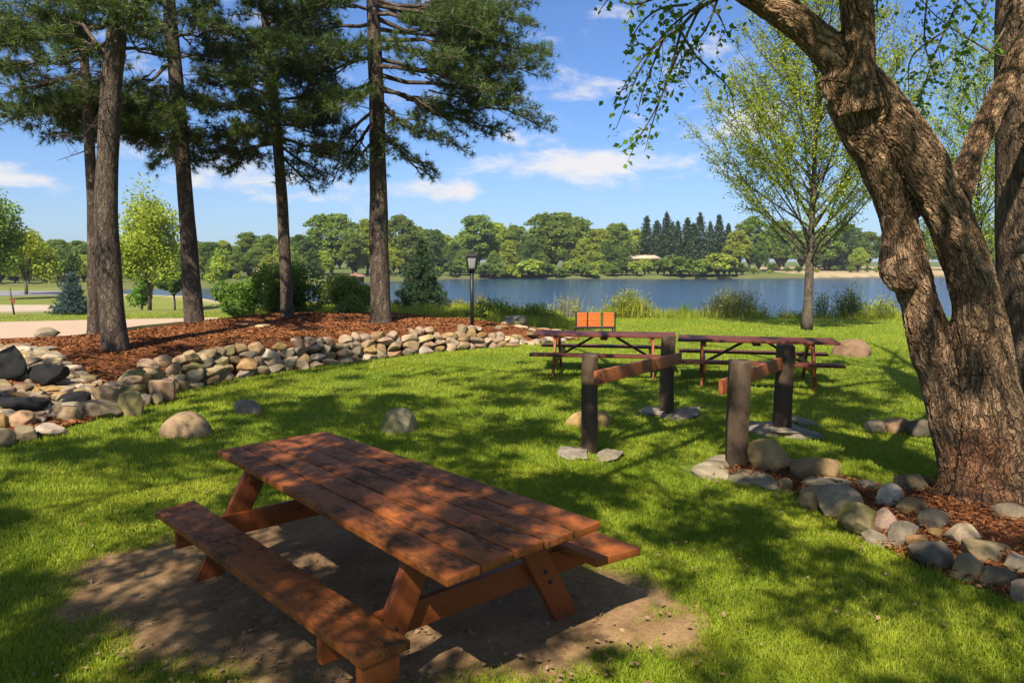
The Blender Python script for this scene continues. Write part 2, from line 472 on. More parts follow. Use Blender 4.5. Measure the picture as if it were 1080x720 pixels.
def watermat():
    m, nt, out = newmat('rippled lake water'); n = N(nt)
    obj = n('ShaderNodeTexCoord').outputs['Object']
    a = n.noise(n.scale(obj, (.9, 2.2, 1)), 1.0, 4, .65); b = n.noise(n.scale(obj, (1.4, 4.0, 1)), 3.0, 3, .6)
    c = n.noise(n.scale(obj, (.02, .06, 1)), 1.0, 3)
    h = n.math('ADD', a, n.math('MULTIPLY', b, .35))
    bmp = n('ShaderNodeBump', {'Strength': n.math('ADD', n.math('MULTIPLY', c, .5), .08), 'Distance': .2, 'Height': h})
    p = n('ShaderNodeBsdfPrincipled', {'Base Color': (0.012, 0.040, 0.085, 1), 'Roughness': .13, 'IOR': 1.33, 'Normal': bmp.outputs[0]})
    nt.links.new(p.outputs[0], out.inputs[0]); return m
M['water'] = watermat()


# ------------------------------------------------------------------ numeric noise and polygons
def vnoise(x, y, s=1.0, seed=0):
    """cheap smooth value noise, vectorised"""
    x = np.asarray(x, float) * s + seed * 13.7; y = np.asarray(y, float) * s + seed * 7.1
    xi = np.floor(x); yi = np.floor(y); fx = x - xi; fy = y - yi
    fx = fx * fx * (3 - 2 * fx); fy = fy * fy * (3 - 2 * fy)
    def h(a, b):
        v = np.sin(a * 127.1 + b * 311.7 + seed * 3.3) * 43758.5453
        return v - np.floor(v)
    return (h(xi, yi) * (1 - fx) + h(xi + 1, yi) * fx) * (1 - fy) + (h(xi, yi + 1) * (1 - fx) + h(xi + 1, yi + 1) * fx) * fy


def fbm(x, y, s=1.0, seed=0, o=3):
    t = 0; a = .5; tot = 0
    for i in range(o):
        t = t + a * vnoise(x, y, s * 2 ** i, seed + i * 5); tot += a; a *= .5
    return t / tot


def sdist(x, y, poly):
    """signed distance to polygon, negative inside"""
    x = np.asarray(x, float); y = np.asarray(y, float); poly = np.asarray(poly, float)[:, :2]
    d2 = np.full(x.shape, 1e18); ins = np.zeros(x.shape, bool)
    for i in range(len(poly)):
        a = poly[i]; b = poly[(i + 1) % len(poly)]
        ex, ey = b - a; wx = x - a[0]; wy = y - a[1]
        t = np.clip((wx * ex + wy * ey) / (ex * ex + ey * ey + 1e-12), 0, 1)
        d2 = np.minimum(d2, (wx - t * ex) ** 2 + (wy - t * ey) ** 2)
        c = ((a[1] <= y) & (b[1] > y)) | ((b[1] <= y) & (a[1] > y))
        with np.errstate(divide='ignore', invalid='ignore'):
            xc = a[0] + (y - a[1]) / (ey if ey else 1e-12) * ex
        ins ^= c & (x < xc)
    return np.where(ins, -1, 1) * np.sqrt(d2)


def sstep(a, b, x):
    t = np.clip((np.asarray(x, float) - a) / (b - a), 0, 1)
    return t * t * (3 - 2 * t)


WATER = -1.2
LAKE = np.array([(-75, 76), (-48, 69), (-31, 62), (-22, 57), (-14, 45), (-7, 35), (-3, 32), (5, 31), (15, 30.5), (28, 30), (45, 26), (90, 8), (150, 30), (170, 120),
                 (120, 165), (85, 163), (60, 151), (40, 144), (11, 144), (0, 145), (-11, 143), (-22, 120), (-36, 93), (-52, 86), (-75, 84)])
# foot of the stone wall, from left rubble to its right end
WALLPX = [(-60, 500), (0, 468), (60, 458), (130, 434), (200, 410), (250, 400), (300, 392), (350, 385), (400, 378), (450, 373), (500, 368), (540, 364), (575, 361)]
WALL = np.array([P(a, b) for a, b in WALLPX])[:, :2]
BED = np.array(list(map(tuple, WALL)) + [(1.9, 19.6), (1.0, 20.6), (-0.6, 21.2), (-3, 22.5), (-6, 23.3), (-8.2, 22.6), (-9.6, 20.2), (-10.8, 18.0), (-12.5, 17.0), (-14, 14.5), (-13, 10)])
DIRT_PX = [(100, 600), (150, 585), (205, 578), (250, 565), (310, 550), (420, 560), (560, 600), (640, 612), (690, 640), (670, 668), (600, 690), (520, 706), (440, 725), (300, 740), (190, 715), (130, 660)]
DIRT = np.array([P(a, b) for a, b in DIRT_PX])[:, :2]
RBED = np.array([P(a, b)[:2] for a, b in [(745, 497), (790, 478), (870, 498), (930, 515), (990, 505), (1080, 480), (1200, 500), (1260, 640), (1080, 640), (1000, 612), (930, 580), (870, 545), (820, 512)]])


def ground_z(x, y):
    x = np.asarray(x, float); y = np.asarray(y, float)
    z = (fbm(x, y, .5, 3) - .5) * .05
    d = -sdist(x, y, BED)                              # inside distance
    rampw = np.interp(x, [-9, -6.2, -5.2, 10], [3.2, 3.2, .38, .30])
    lo = np.interp(x, [-9, -6.2, -5.2, 10], [-.1, -.1, .14, .12])
    top = np.interp(x, [-9, -4, -1.2, .6, 2], [.46, .5, .42, .22, .12])
    z = z + top * sstep(0, 1, (d - lo) / rampw) + np.where(d > .5, .20 * sstep(.5, 4.5, d) * sstep(15.5, 19, y), 0)
    z = z + .10 * sstep(0, 1.0, -sdist(x, y, RBED))
    z = z - 1.05 * sstep(28, 52, y) * sstep(-.60, -.52, x / np.maximum(y, 1)) * (1 - sstep(-10, -3, x))
    bk = .34 * sstep(20.5, 23, y) * (1 - sstep(27.2, 31, y)) * sstep(-11, -8, x) * (1 - sstep(-1.5, 2.2, x))
    z = np.where(bk > .005, np.maximum(z, bk), z)
    # gentle rise and then fall to the lake
    dl = sdist(x, y, LAKE)
    near = y < 85
    z = np.where(near, z * sstep(1.2, 6, dl) + (1 - sstep(-1.5, 3.8, dl)) * (-1.75), z)
    far = -1.75 + 1.3 * sstep(-2, 3, dl) + 1.0 * sstep(2, 60, dl) + .9 * sstep(60, 300, dl)
    w = sstep(60, 80, y + np.maximum(0, np.abs(x) - 60) * .0)
    z = z * (1 - w) + far * w
    return z


def dirt_sd(x, y):
    return sdist(x, y, DIRT) + (fbm(x, y, 2.2, 4, 4) - .5) * .68


def gz(x, y):
    return float(ground_z(np.array([x]), np.array([y]))[0])


# ------------------------------------------------------------------ ground
def build_ground():
    u = np.linspace(-1, 1, 420); b = 6.2
    xs = 3.0 + 5.0 * np.sinh(b * u) / 1.0 * (2500 / (5 * math.sinh(b))) / 1.0
    v = np.linspace(0, 1, 420)
    ys = -6 + (np.sinh(6.0 * v) / math.sinh(6.0)) * 3200
    xs = np.unique(np.r_[xs, np.arange(-12, 8, .14)]); ys = np.unique(np.r_[ys, -60, -25, np.arange(2, 34, .16)])
    X, Y = np.meshgrid(xs, ys)
    Z = ground_z(X.ravel(), Y.ravel())
    x, y = X.ravel(), Y.ravel()
    dl = sdist(x, y, LAKE)
    col = np.tile(np.array([0.12, 0.165, 0.018, 1.0]), (len(x), 1))
    far = y > 70
    col[far] = (0.09, 0.115, 0.035, 1)
    sand = far & (x > 52 + fbm(x, y, .1, 4) * 14) & (dl < 75) & (x < 130)
    col[sand] = (0.31, 0.245, 0.14, 1)
    s2 = far & ~sand & (dl < 3)
    col[s2] = (0.10, 0.11, 0.035, 1)
    col[(~far) & (x < -9) & (y > 24)] = (0.14, 0.16, 0.035, 1)
    s3 = (~far) & (dl < 3.2) & (x < -10)
    col[s3] = (0.36, 0.29, 0.18, 1)
    col[dl < .3] = (0.10, 0.09, 0.05, 1)
    ny, nx = X.shape
    i = np.arange(ny - 1)[:, None]; j = np.arange(nx - 1)[None]
    Fq = np.stack([i * nx + j, i * nx + j + 1, (i + 1) * nx + j + 1, (i + 1) * nx + j], -1).reshape(-1, 4)
    o = solid('ground', (np.c_[x, y, Z], Fq, {'gcol': col}), None, M['ground'])
    tag(o, 'green lawn and lake banks', 'ground', kind='structure')


def patch(name, poly, mat, step, lift, label, rag=.15, seed=1, lump=0.0, kind='structure', cat='ground', over=0.0):
    lo = poly.min(0) - .3; hi = poly.max(0) + .3
    xs = np.arange(lo[0], hi[0], step); ys = np.arange(lo[1], hi[1], step)
    X, Y = np.meshgrid(xs, ys); x, y = X.ravel(), Y.ravel()
    sd = sdist(x, y, poly) + (fbm(x, y, 2.2, seed, 4) - .5) * 2 * rag - over
    ny, nx = X.shape
    i = np.arange(ny - 1)[:, None]; j = np.arange(nx - 1)[None]
    Fq = np.stack([i * nx + j, i * nx + j + 1, (i + 1) * nx + j + 1, (i + 1) * nx + j], -1).reshape(-1, 4)
    keep = (sd[Fq] < 0).all(1)
    Fq = Fq[keep]
    used = np.unique(Fq); mp = np.full(len(x), -1); mp[used] = np.arange(len(used))
    V = np.c_[x, y, ground_z(x, y) + lift + lump * fbm(x, y, 3.0, seed + 9, 3) * sstep(0, -.3, sd)][used]
    o = solid(name, (V, mp[Fq], {}), None, mat)
    return tag(o, label, cat, kind=kind)


build_ground()
patch('mulch_bed', BED - 0, M['mulch'], .10, .02, 'red bark mulch bed under the pines', .10, 2, .05, cat='mulch bed')
patch('mulch_bed', RBED, M['mulch'], .06, .012, 'red bark mulch round the big trunk', .10, 3, .02, cat='mulch bed')
patch('dirt_patch', DIRT, M['dirt'], .035, .012, 'bare trodden soil under the near picnic table', .34, 4, .03, cat='dirt patch', over=.34)


def sheet(name, pts, mat, label, thick=.12, cat='path'):
    pts = np.array(pts)
    n = len(pts)
    V = np.vstack([pts, pts - [0, 0, thick]])
    fs = [[list(range(n))], [[i, (i + 1) % n, n + (i + 1) % n, n + i][::-1] for i in range(n)]]
    bm = bmesh.new(); vs = [bm.verts.new(v) for v in V]
    for fl in fs:
        for f in fl: bm.faces.new([vs[i] for i in f])
    bmesh.ops.recalc_face_normals(bm, faces=bm.faces[:])
    me = bpy.data.meshes.new(name); bm.to_mesh(me); bm.free()
    o = link(name, me, None, mat, False)
    return tag(o, label, cat, kind='structure')


pz = .20
near = [(-160, 366), (0, 357), (70, 355), (100, 350), (150, 343), (192, 339), (230, 338)]
farp = [(230, 334.5), (190, 335.5), (100, 337), (0, 339.5), (-160, 346)]
sheet('path', [P(a, b, pz) for a, b in near] + [P(a, b, pz) for a, b in farp], M['concrete'], 'pinkish concrete path behind the mulch bed')
sheet('path', [P(a, b, .08) for a, b in [(-120, 331), (58, 327), (96, 325.5), (96, 322.3), (58, 321.5), (-120, 321)]], M['gravel'], 'pale gravel path across the far grass')
sheet('road', [P(a, b, .06) for a, b in [(-120, 314), (60, 310.5), (75, 309), (62, 306.5), (-120, 306.5)]], M['asphalt'], 'grey road at the far left', cat='road')

wx = np.array([(-90, 25, WATER), (190, 5, WATER), (190, 185, WATER), (-90, 185, WATER)], float)
tag(solid('lake_water', (wx, np.array([[0, 1, 2, 3]]), {}), None, M['water']), 'rippled blue lake', 'lake', kind='structure')
#PART2

# ------------------------------------------------------------------ stones
def ico(sub):
    bm = bmesh.new(); bmesh.ops.create_icosphere(bm, subdivisions=sub, radius=1.0)
    V = np.array([v.co[:] for v in bm.verts]); Fa = np.array([[v.index for v in f.verts] for f in bm.faces]); bm.free()
    return V, Fa
ICO4, ICO5 = ico(4), ico(5)


def rock(sx, sy, sz, facets=7, flat=.82, rough=.05, rot=None, sub=4, box=2.6):
    """half extents sx, sy, sz; soft facets cut from a rounded block"""
    V, Fa = (ICO5 if sub == 5 else ICO4)
    D = V.copy()
    # super-ellipsoid start
    k = (np.abs(D) ** box).sum(1) ** (-1.0 / box)
    Pn = D * k[:, None]
    for _ in range(facets):
        nrm = unit(R.normal(size=3)); h = R.uniform(flat - .14, flat + .12)
        t = Pn @ nrm - h
        Pn = Pn - nrm[None] * (np.where(t > 0, t * R.uniform(.75, .95), 0))[:, None]
    for fr, am in ((2.2, rough), (5, rough * .5), (11, rough * .22)):
        w = R.normal(size=(3, 3)) * fr * .6; ph = R.uniform(0, 6.3, 3)
        Pn = Pn * (1 + am * np.sin(Pn @ w.T + ph).sum(1) * .6)[:, None]
    Pn = Pn * np.array([sx, sy, sz])
    a = R.uniform(0, 6.28) if rot is None else rot
    ca, sa = math.cos(a), math.sin(a)
    Pn[:, :2] = Pn[:, :2] @ np.array([[ca, sa], [-sa, ca]])
    return Pn, Fa


def stone(name, loc, s, mat, label, cat='stone', group=None, **kw):
    V, Fa = rock(*s, **kw)
    o = link(name, mesh(V, Fa), None, mat)
    o.location = loc
    return tag(o, label, cat, group)


def boulder_px(px0, px1, pytop, pybase, mat, label, depth=.8, z=0., name='boulder', group=None, cat='boulder', dome=False, **kw):
    """boulder whose picture extent is px0..px1, top pytop, foot pybase"""
    b = P((px0 + px1) / 2, pybase, z); Y = b[1]; zg = max(0.0, gz(b[0], b[1] + .1) - z); w = (px1 - px0) / ppm(Y); hgt = (pybase - pytop) / ppm(Y)
    if dome: return stone(name, (b[0], Y + w * depth / 2 * .7, b[2] - hgt * .05), (w / 2 * 1.0, w / 2 * depth, hgt * 1.06), M[mat], label, cat, group, rot=R.uniform(-.25, .25), **kw)
    return stone(name, (b[0], Y + w * depth / 2 * .7, b[2] + hgt * .36 + zg * .5), (w / 2 * 1.06, w / 2 * depth, hgt * .66), M[mat], label, cat, group, rot=kw.pop('rot', R.uniform(-.25, .25)), **kw)


boulder_px(163, 219, 436, 462, 'stone_tan', 'pale domed boulder in the grass left of the near picnic table', facets=5, sub=5, rough=.05, box=2.1, dome=True)
boulder_px(239, 278, 423, 437, 'stone_tan', 'small low tan stone in the grass behind the domed boulder', depth=.6, dome=True)
boulder_px(398, 440, 432, 458, 'stone_moss', 'blocky grey green boulder just beyond the near picnic table', sub=5, facets=9, flat=.75, dome=True)
boulder_px(597, 648, 435, 450, 'stone_tan', 'low half buried stone in the grass beside the left front post', depth=.6, dome=True)
boulder_px(883, 922, 359, 376, 'stone_pink', 'rounded pinkish boulder on the lawn right of the far picnic table', z=0, facets=3, dome=True)
boulder_px(530, 556, 333, 348, 'stone_moss', 'brownish boulder in the weeds between lamp post and park bench', z=.1, facets=4)
boulder_px(34, 58, 346, 356, 'stone_olive', 'low mossy boulder beside the concrete path', z=.35)
boulder_px(791, 832, 468, 500, 'stone_tan', 'big rounded tan boulder touching the right front post', facets=12, sub=5, rough=.06, flat=.76)
boulder_px(839, 891, 480, 508, 'stone_tan', 'largest oval boulder right of the post stones', facets=12, sub=5, rough=.06, flat=.76)
boulder_px(916, 943, 445, 456, 'stone_pale', 'small pale stone left of the big trunk on the lawn')
boulder_px(937, 964, 442, 458, 'stone_pink', 'pinkish tan stone in the row behind the big trunk')
boulder_px(960, 990, 443, 462, 'stone_blue', 'dark stone tucked against the left of the big trunk')
boulder_px(948, 985, 503, 521, 'stone_blue', 'dim grey stone in the shade beside the big trunk foot')
boulder_px(1052, 1090, 540, 562, 'stone_grey', 'grey stone in the mulch at the foot of the big trunk')
boulder_px(925, 948, 513, 524, 'stone_grey', 'small grey stone at the tip of the mulch by the cobble edging')
# cobble edging round the right-hand bed, each one measured from the photograph
EDGE = [
    (846, 879, 514, 538, 'stone_tan', 'tan cobble at the left tip of the bed edging'),
    (858, 902, 511, 520, 'flag', 'flat pale slab lying behind the first cobbles of the edging'),
    (873, 921, 519, 550, 'stone_grey', 'wide grey cobble second from the left tip of the edging'),
    (891, 931, 532, 566, 'stone_olive', 'mossy olive cobble in the front of the edging'),
    (928, 960, 518, 541, 'stone_pale', 'pale rounded cobble standing highest in the edging'),
    (921, 951, 542, 566, 'stone_pink', 'pinkish cobble just below the pale highest cobble'),
    (951, 980, 534, 552, 'stone_tan', 'light tan cobble between the pale and slate cobbles of the edging'),
    (914, 940, 564, 576, 'stone_grey', 'small flat grey stone at the grass under the pinkish cobble'),
    (939, 970, 550, 580, 'stone_grey', 'round grey green cobble with a sprig of weed beside it'),
    (971, 1004, 546, 566, 'stone_blue', 'flat slate coloured cobble on top of the edging'),
    (960, 985, 566, 585, 'stone_pink', 'small dark brown cobble below the slate coloured one'),
    (984, 1005, 564, 575, 'stone_tan', 'smallest tan cobble wedged behind the front row of the edging'),
    (971, 1012, 573, 601, 'stone_grey', 'large grey brown cobble in the front row of the edging'),
    (1005, 1041, 562, 584, 'stone_pale', 'bright pale cobble in the rear row of the edging'),
    (1029, 1071, 575, 598, 'stone_grey', 'broad flat grey cobble right of the bright pale cobble'),
    (1009, 1042, 592, 614, 'stone_olive', 'angular olive stone leaning in the front row of the edging'),
    (1040, 1073, 602, 622, 'stone_blue', 'blue grey cobble in the front row near the right edge'),
    (1062, 1095, 593, 611, 'stone_pale', 'pale cobble at the right edge behind the blue grey cobble'),
    (1072, 1110, 609, 640, 'stone_tan', 'brown cobble cut by the right edge at the grass line'),
]
for (a, b, c, d, mt, lab) in EDGE:
    a, b, c = a - (b - a) * .07, b + (b - a) * .07, c - 2
    boulder_px(a, b, c, d, mt, lab, name='edging_cobble', cat='cobble', group='cobbles edging the mulch bed round the big trunk', facets=14, sub=5, rough=.05, depth=.85, flat=.74, box=3.0)
for (a, b, c, d, mt, lab) in [(820, 838, 505, 518, 'stone_tan', 'small tan pebble in the gap before the largest oval boulder'),
                              (828, 846, 484, 496, 'stone_olive', 'small olive stone between the two big boulders'),
                              (905, 930, 508, 518, 'flag', 'flat little stone in the mulch behind the pale cobble')]:
    boulder_px(a, b, c, d, mt, lab, name='small_stone', cat='stone')

# flat stones round the four posts
FLAG = [(585, 622, 474, 487, 'flat stone left of the left front post foot'), (622, 660, 473, 487, 'flat stone right of the left front post foot'),
        (676, 704, 430, 440, 'flat stone left of the left rear post foot'), (700, 737, 431, 444, 'flat stone in front of the left rear post foot'),
        (724, 776, 484, 508, 'large flat slab left of the right front post foot'), (760, 820, 492, 515, 'long flat slab in front of the right front post foot'),
        (790, 826, 444, 460, 'flat stone left of the right rear post foot'), (815, 862, 448, 465, 'flat stone in front of the right rear post foot'),
        (836, 864, 441, 452, 'flat stone right of the right rear post foot')]
for (a, b, c, d, lab) in FLAG:
    p0 = P((a + b) / 2, (c + d) / 2); w = (b - a) / ppm(p0[1]); dd = abs(P(540, c)[1] - P(540, d)[1])
    stone('flagstone', (p0[0], p0[1], gz(p0[0], p0[1]) + .012), (w / 2, dd / 2 * 1.05, .05), M['flag'], lab, 'flagstone', 'flat stones laid round the timber posts', facets=12, flat=.7, rot=R.uniform(-.5, .5), rough=.14, sub=5, box=3.5)

# ------------------------------------------------------------------ the low dry-laid wall: parts of one thing
wl = thing('stone_wall', 'low dry laid retaining wall of rounded fieldstones below the pine bed', 'wall', (float(WALL[6][0]), float(WALL[6][1]), 0))
cum = np.r_[0, np.cumsum(np.linalg.norm(np.diff(WALL, axis=0), axis=1))]


def wall_at(t):
    return np.array([np.interp(t, cum, WALL[:, 0]), np.interp(t, cum, WALL[:, 1])])


t0, t1 = cum[3] + .25, cum[-1] - .1
wall_stones = []
mats_wall = ['stone_tan'] * 7 + ['stone_pale'] * 4 + ['stone_pink'] * 2 + ['stone_grey'] * 2 + ['stone_olive']
for course in range(4):
    t = t0 + course * .12 - R.uniform(0, .2)
    while t < t1 - course * .55:
        end = np.clip((t1 - t) / 2.2, .45, 1)                    # lower towards the right end
        w = R.uniform(.22, .48) if course < 3 else R.uniform(.18, .36)
        h = R.uniform(.17, .27) * (.7 + .3 * end)
        p = wall_at(t + w / 2); q = wall_at(t + w / 2 + .05); e = unit(q - p); nn = np.array([-e[1], e[0]])
        zc = .055 + course * .135 * end + R.uniform(-.02, .02)
        if course == 3 and R.random() < .25: t += w; continue
        c2 = p + nn * (.08 + course * .075 + R.uniform(-.03, .03))
        V, Fa = rock(w / 2 * 1.08, R.uniform(.13, .19), h / 2 * 1.08, rot=math.atan2(e[1], e[0]) + R.uniform(-.12, .12), facets=14, flat=.73, rough=.05, box=3.2)
        tl = R.uniform(-.25, .25); V = V @ np.array([[math.cos(tl), 0, math.sin(tl)], [0, 1, 0], [-math.sin(tl), 0, math.cos(tl)]])
        wall_stones.append((w * h / c2[1] ** 2, V + np.array([c2[0], c2[1], zc + gz(*p)]), Fa, R.choice(mats_wall)))
        t += w * R.uniform(.92, 1.0)
wall_stones.sort(key=lambda s: -s[0])
for s in wall_stones[:100]:
    c = s[1].mean(0)
    o = link('stone', mesh(s[1] - c, s[2]), wl, M[s[3]]); o.location = c - OFF[wl.name]
if wall_stones[100:]:
    g = join([(s[1], s[2], {}) for s in wall_stones[100:]])
    o = solid('small_stones', g, wl, M['stone_tan']); o['kind'] = 'stuff'

# flat outliers at the wall's right end, continuing towards the picnic table
for i in range(34):
    a = R.random() ** .7
    b = P(510 + a * 92, 362 - a * 8 + R.uniform(-7, 4) - 4 * (1 - a), .1)
    w = R.uniform(.10, .24)
    stone('low_stone', (b[0], b[1], gz(b[0], b[1]) + .03), (w, w * .75, R.uniform(.05, .09)), M[R.choice(['stone_tan', 'stone_pale', 'stone_pink', 'stone_pale'])],
          'low pale stone in the loose spread at the right end of the wall', 'stone', 'loose stones spread at the right end of the wall')

# ------------------------------------------------------------------ rubble slope at the left
DARK = [(74, 0, 0), ]
for (a, b, c, d, z, mt, lab) in [
    (-14, 22, 363, 395, .45, 'stone_dark', 'upright jagged black rock at the left edge below the pines'),
    (24, 64, 382, 403, .33, 'stone_dark', 'black block of slate standing high in the rubble slope'),
    (-25, 47, 416, 440, .10, 'stone_dark', 'largest black slab at the left edge of the rubble slope'),
    (60, 94, 411, 426, .14, 'stone_dark', 'low black slab in the middle of the rubble slope'),
    (78, 122, 424, 440, .03, 'stone_blue', 'long dark slate lying at the grass edge of the rubble slope'),
    (-16, 8, 399, 410, .25, 'stone_dark', 'small black stone at the left edge above the black slab'),
    (48, 78, 427, 444, .05, 'stone_tan', 'tan angular block on the lower rubble slope beside black slabs'),
    (3, 31, 436, 454, .04, 'stone_pink', 'brown squared block under the largest black slab'),
    (36, 66, 447, 461, 0, 'stone_pale', 'pale flat stone lying at the grass edge under the rubble slope'),
    (12, 38, 450, 466, 0, 'stone_grey', 'dull grey stone at the foot of the rubble slope'),
    (-20, 14, 452, 472, 0, 'stone_grey', 'grey stone cut by the left edge at the grass line'),
    (-8, 9, 438, 455, .04, 'stone_tan', 'tan stone at the left edge under the black slab'),
    (93, 122, 408, 424, .12, 'stone_tan', 'broad tan slab right of the low black slab'),
    (124, 147, 414, 436, .04, 'stone_olive', 'olive brown boulder where rubble slope meets the grass'),
    (152, 180, 397, 420, .08, 'stone_pink', 'rounded reddish tan boulder at the left end of the wall'),
    (122, 151, 391, 408, .22, 'stone_moss', 'wide greenish grey boulder above the left end of the wall'),
    (140, 158, 416, 428, .02, 'stone_pale', 'small pale block beside the olive brown boulder'),
    (157, 172, 415, 428, .0, 'stone_pale', 'pale pointed stone at the grass below the reddish boulder'),
]:
    if mt == 'stone_dark':
        boulder_px(a, b, c, d, mt, lab, z=z, name='black_rock', cat='rock', facets=12, flat=.66, box=5, rough=.05, depth=.7)
    else:
        boulder_px(a, b, c, d, mt, lab, z=z, name='rubble_stone', cat='stone', facets=8, flat=.76, box=3.5, rough=.05, depth=.7)
placed = []
tries = 0
while len(placed) < 200 and tries < 9000:
    tries += 1
    px = R.uniform(-30, 205); u = R.random()
    low = np.interp(px, [-30, 0, 60, 130, 160, 205], [465, 455, 447, 428, 412, 398]); up = np.interp(px, [-30, 0, 40, 90, 130, 205], [366, 370, 373, 386, 392, 382])
    py = up + (low - up) * u
    z = np.interp(u, [0, 1], [.42, .02])
    p = P(px, py, z)
    w = R.uniform(.09, .22)
    if any((p[0] - q[0]) ** 2 + (p[1] - q[1]) ** 2 < ((w + q[2]) * .60) ** 2 for q in placed): continue
    placed.append((p[0], p[1], w))
    stone('rubble_stone', (p[0], p[1], gz(p[0], p[1]) + .03), (w * 1.15, w * .85, R.uniform(.05, .10)), M[R.choice(['stone_pale', 'stone_pale', 'stone_tan', 'stone_tan', 'stone_grey', 'flag'])],
          'pale flat stone loosely laid in the rubble slope left of the wall', 'stone', 'pale flat stones of the rubble slope', facets=9, flat=.74, box=3.4, rough=.05)
# pale stones lying in the mulch
for (px, py, z, w) in [(226, 363, .55, .16), (252, 361, .55, .1), (262, 359, .55, .1), (264, 362, .55, .09), (275, 336, .75, .42), (258, 338, .7, .2)]:
    p = P(px, py, z)
    stone('mulch_stone', (p[0], p[1], gz(p[0], p[1]) + .02), (w, w * .6, .05), M['stone_pale'], 'pale flat stone lying in the red mulch between the pines', 'stone', 'pale stones lying in the pine mulch')


# ------------------------------------------------------------------ picnic tables
def picnic_near():
    H, hs = .74, .46
    a, b, c, d = [P(*q, H) for q in ((228, 474), (345, 454), (633, 548), (468, 609))]
    ctr = (a + b + c + d) / 4
    t = thing('picnic_table', 'red stained picnic table with worn dark top in the foreground', 'picnic table', (float(ctr[0]), float(ctr[1]), 0))
    e = unit((c + d) / 2 - (a + b) / 2); e[2] = 0; e = unit(e); n = np.array([-e[1], e[0], 0])
    for i in range(5):
        g = .008
        f0, f1 = i / 5 + g, (i + 1) / 5 - g
        j0, j1 = R.uniform(-.012, .012, 2)
        q = [a + (b - a) * f0 + e * j0, a + (b - a) * f1 + e * j0, d + (c - d) * f1 + e * j1, d + (c - d) * f0 + e * j1]
        zz = R.uniform(-.003, .003)
        q = [v + [0, 0, zz] for v in q]
        solid('tabletop_plank', quadboard(*q, .042, .006), t, M['table_top'], False)
    # seats
    s = [P(*q, hs) for q in ((164, 538), (205, 527), (433, 674), (380, 695))]
    seat = solid('seat', quadboard(*s, .045, .006), t, M['table_top'], False)
    r0, r1 = P(676, 577, hs), P(629, 590, hs)
    ln = 2.50
    solid('seat', quadboard(r1 - e * ln, r0 - e * ln, r0, r1, .045, .006), t, M['table_top'], False)
    # frame at each end
    mid_top = lambda k: (a + b) / 2 * (1 - k) + (c + d) / 2 * k
    for k, sgn in ((.155, -1), (.845, 1)):
        o = mid_top(k); o = np.array([o[0], o[1], 0])
        so, sr = P(184, 532, hs), None
        # outer reach of the cross beam: under both seats
        sl = (s[0] + s[1]) / 2 * (1 - k) + (s[2] + s[3]) / 2 * k
        sr_ = (r0 + r1) / 2 - e * (ln * (1 - k))
        nl = np.dot(sl - o, n) - .10; nr = np.dot(sr_ - o, n) + .10
        zb = hs - .045 - .072
        base = o - e * sgn * .045
        solid('cross_beam', board(base + n * nl + [0, 0, zb], base + n * nr + [0, 0, zb], (0, 0, 1), .14, .04), t, M['table_leg'], False)
        wtop = .30
        for side, reach in ((-1, nl * .80), (1, nr * .80)):
            foot = o + e * sgn * .0 + n * reach + [0, 0, gz(o[0], o[1]) - .02]
            top = o + n * side * wtop + [0, 0, H - .048]
            g = board(foot, top, n, .15, .042)
            solid('leg', g, t, M['table_leg'], False)
            for dz in (-.035, .035):
                bp = foot + (top - foot) * ((zb + dz) / H) + e * sgn * .017
                solid('bolt', tube([bp, bp + e * sgn * .012], [.013, .011], 10), t, M['black'], False)
        solid('top_batten', board(o + n * -.40 - e * sgn * .05 + [0, 0, H - .088], o + n * .40 - e * sgn * .05 + [0, 0, H - .088], (0, 0, 1), .085, .04), t, M['table_leg'], False)
        # diagonal brace up to the middle of the top
        m0 = base - e * sgn * .03 + [0, 0, zb]; m1 = o - e * sgn * .85 + [0, 0, H - .07]
        solid('brace', board(m0, m1, n, .085, .04), t, M['table_leg'], False)
    # end board under the near end of the left seat
    dn = np.array([0, 0, -.047])
    p0 = s[3] + (s[2] - s[3]) * .02 + dn - e * .03; p1 = s[3] + (s[2] - s[3]) * .80 + dn - e * .03
    solid('end_board', board(p0 + [0, 0, -.055], p1 + [0, 0, -.055], (0, 0, 1), .11, .04), t, M['table_leg'], False)
    p0 = s[3] + (s[2] - s[3]) * .30 + dn - e * .36; p1 = p0 + e * .0 + n * .17
    return t


picnic_near()


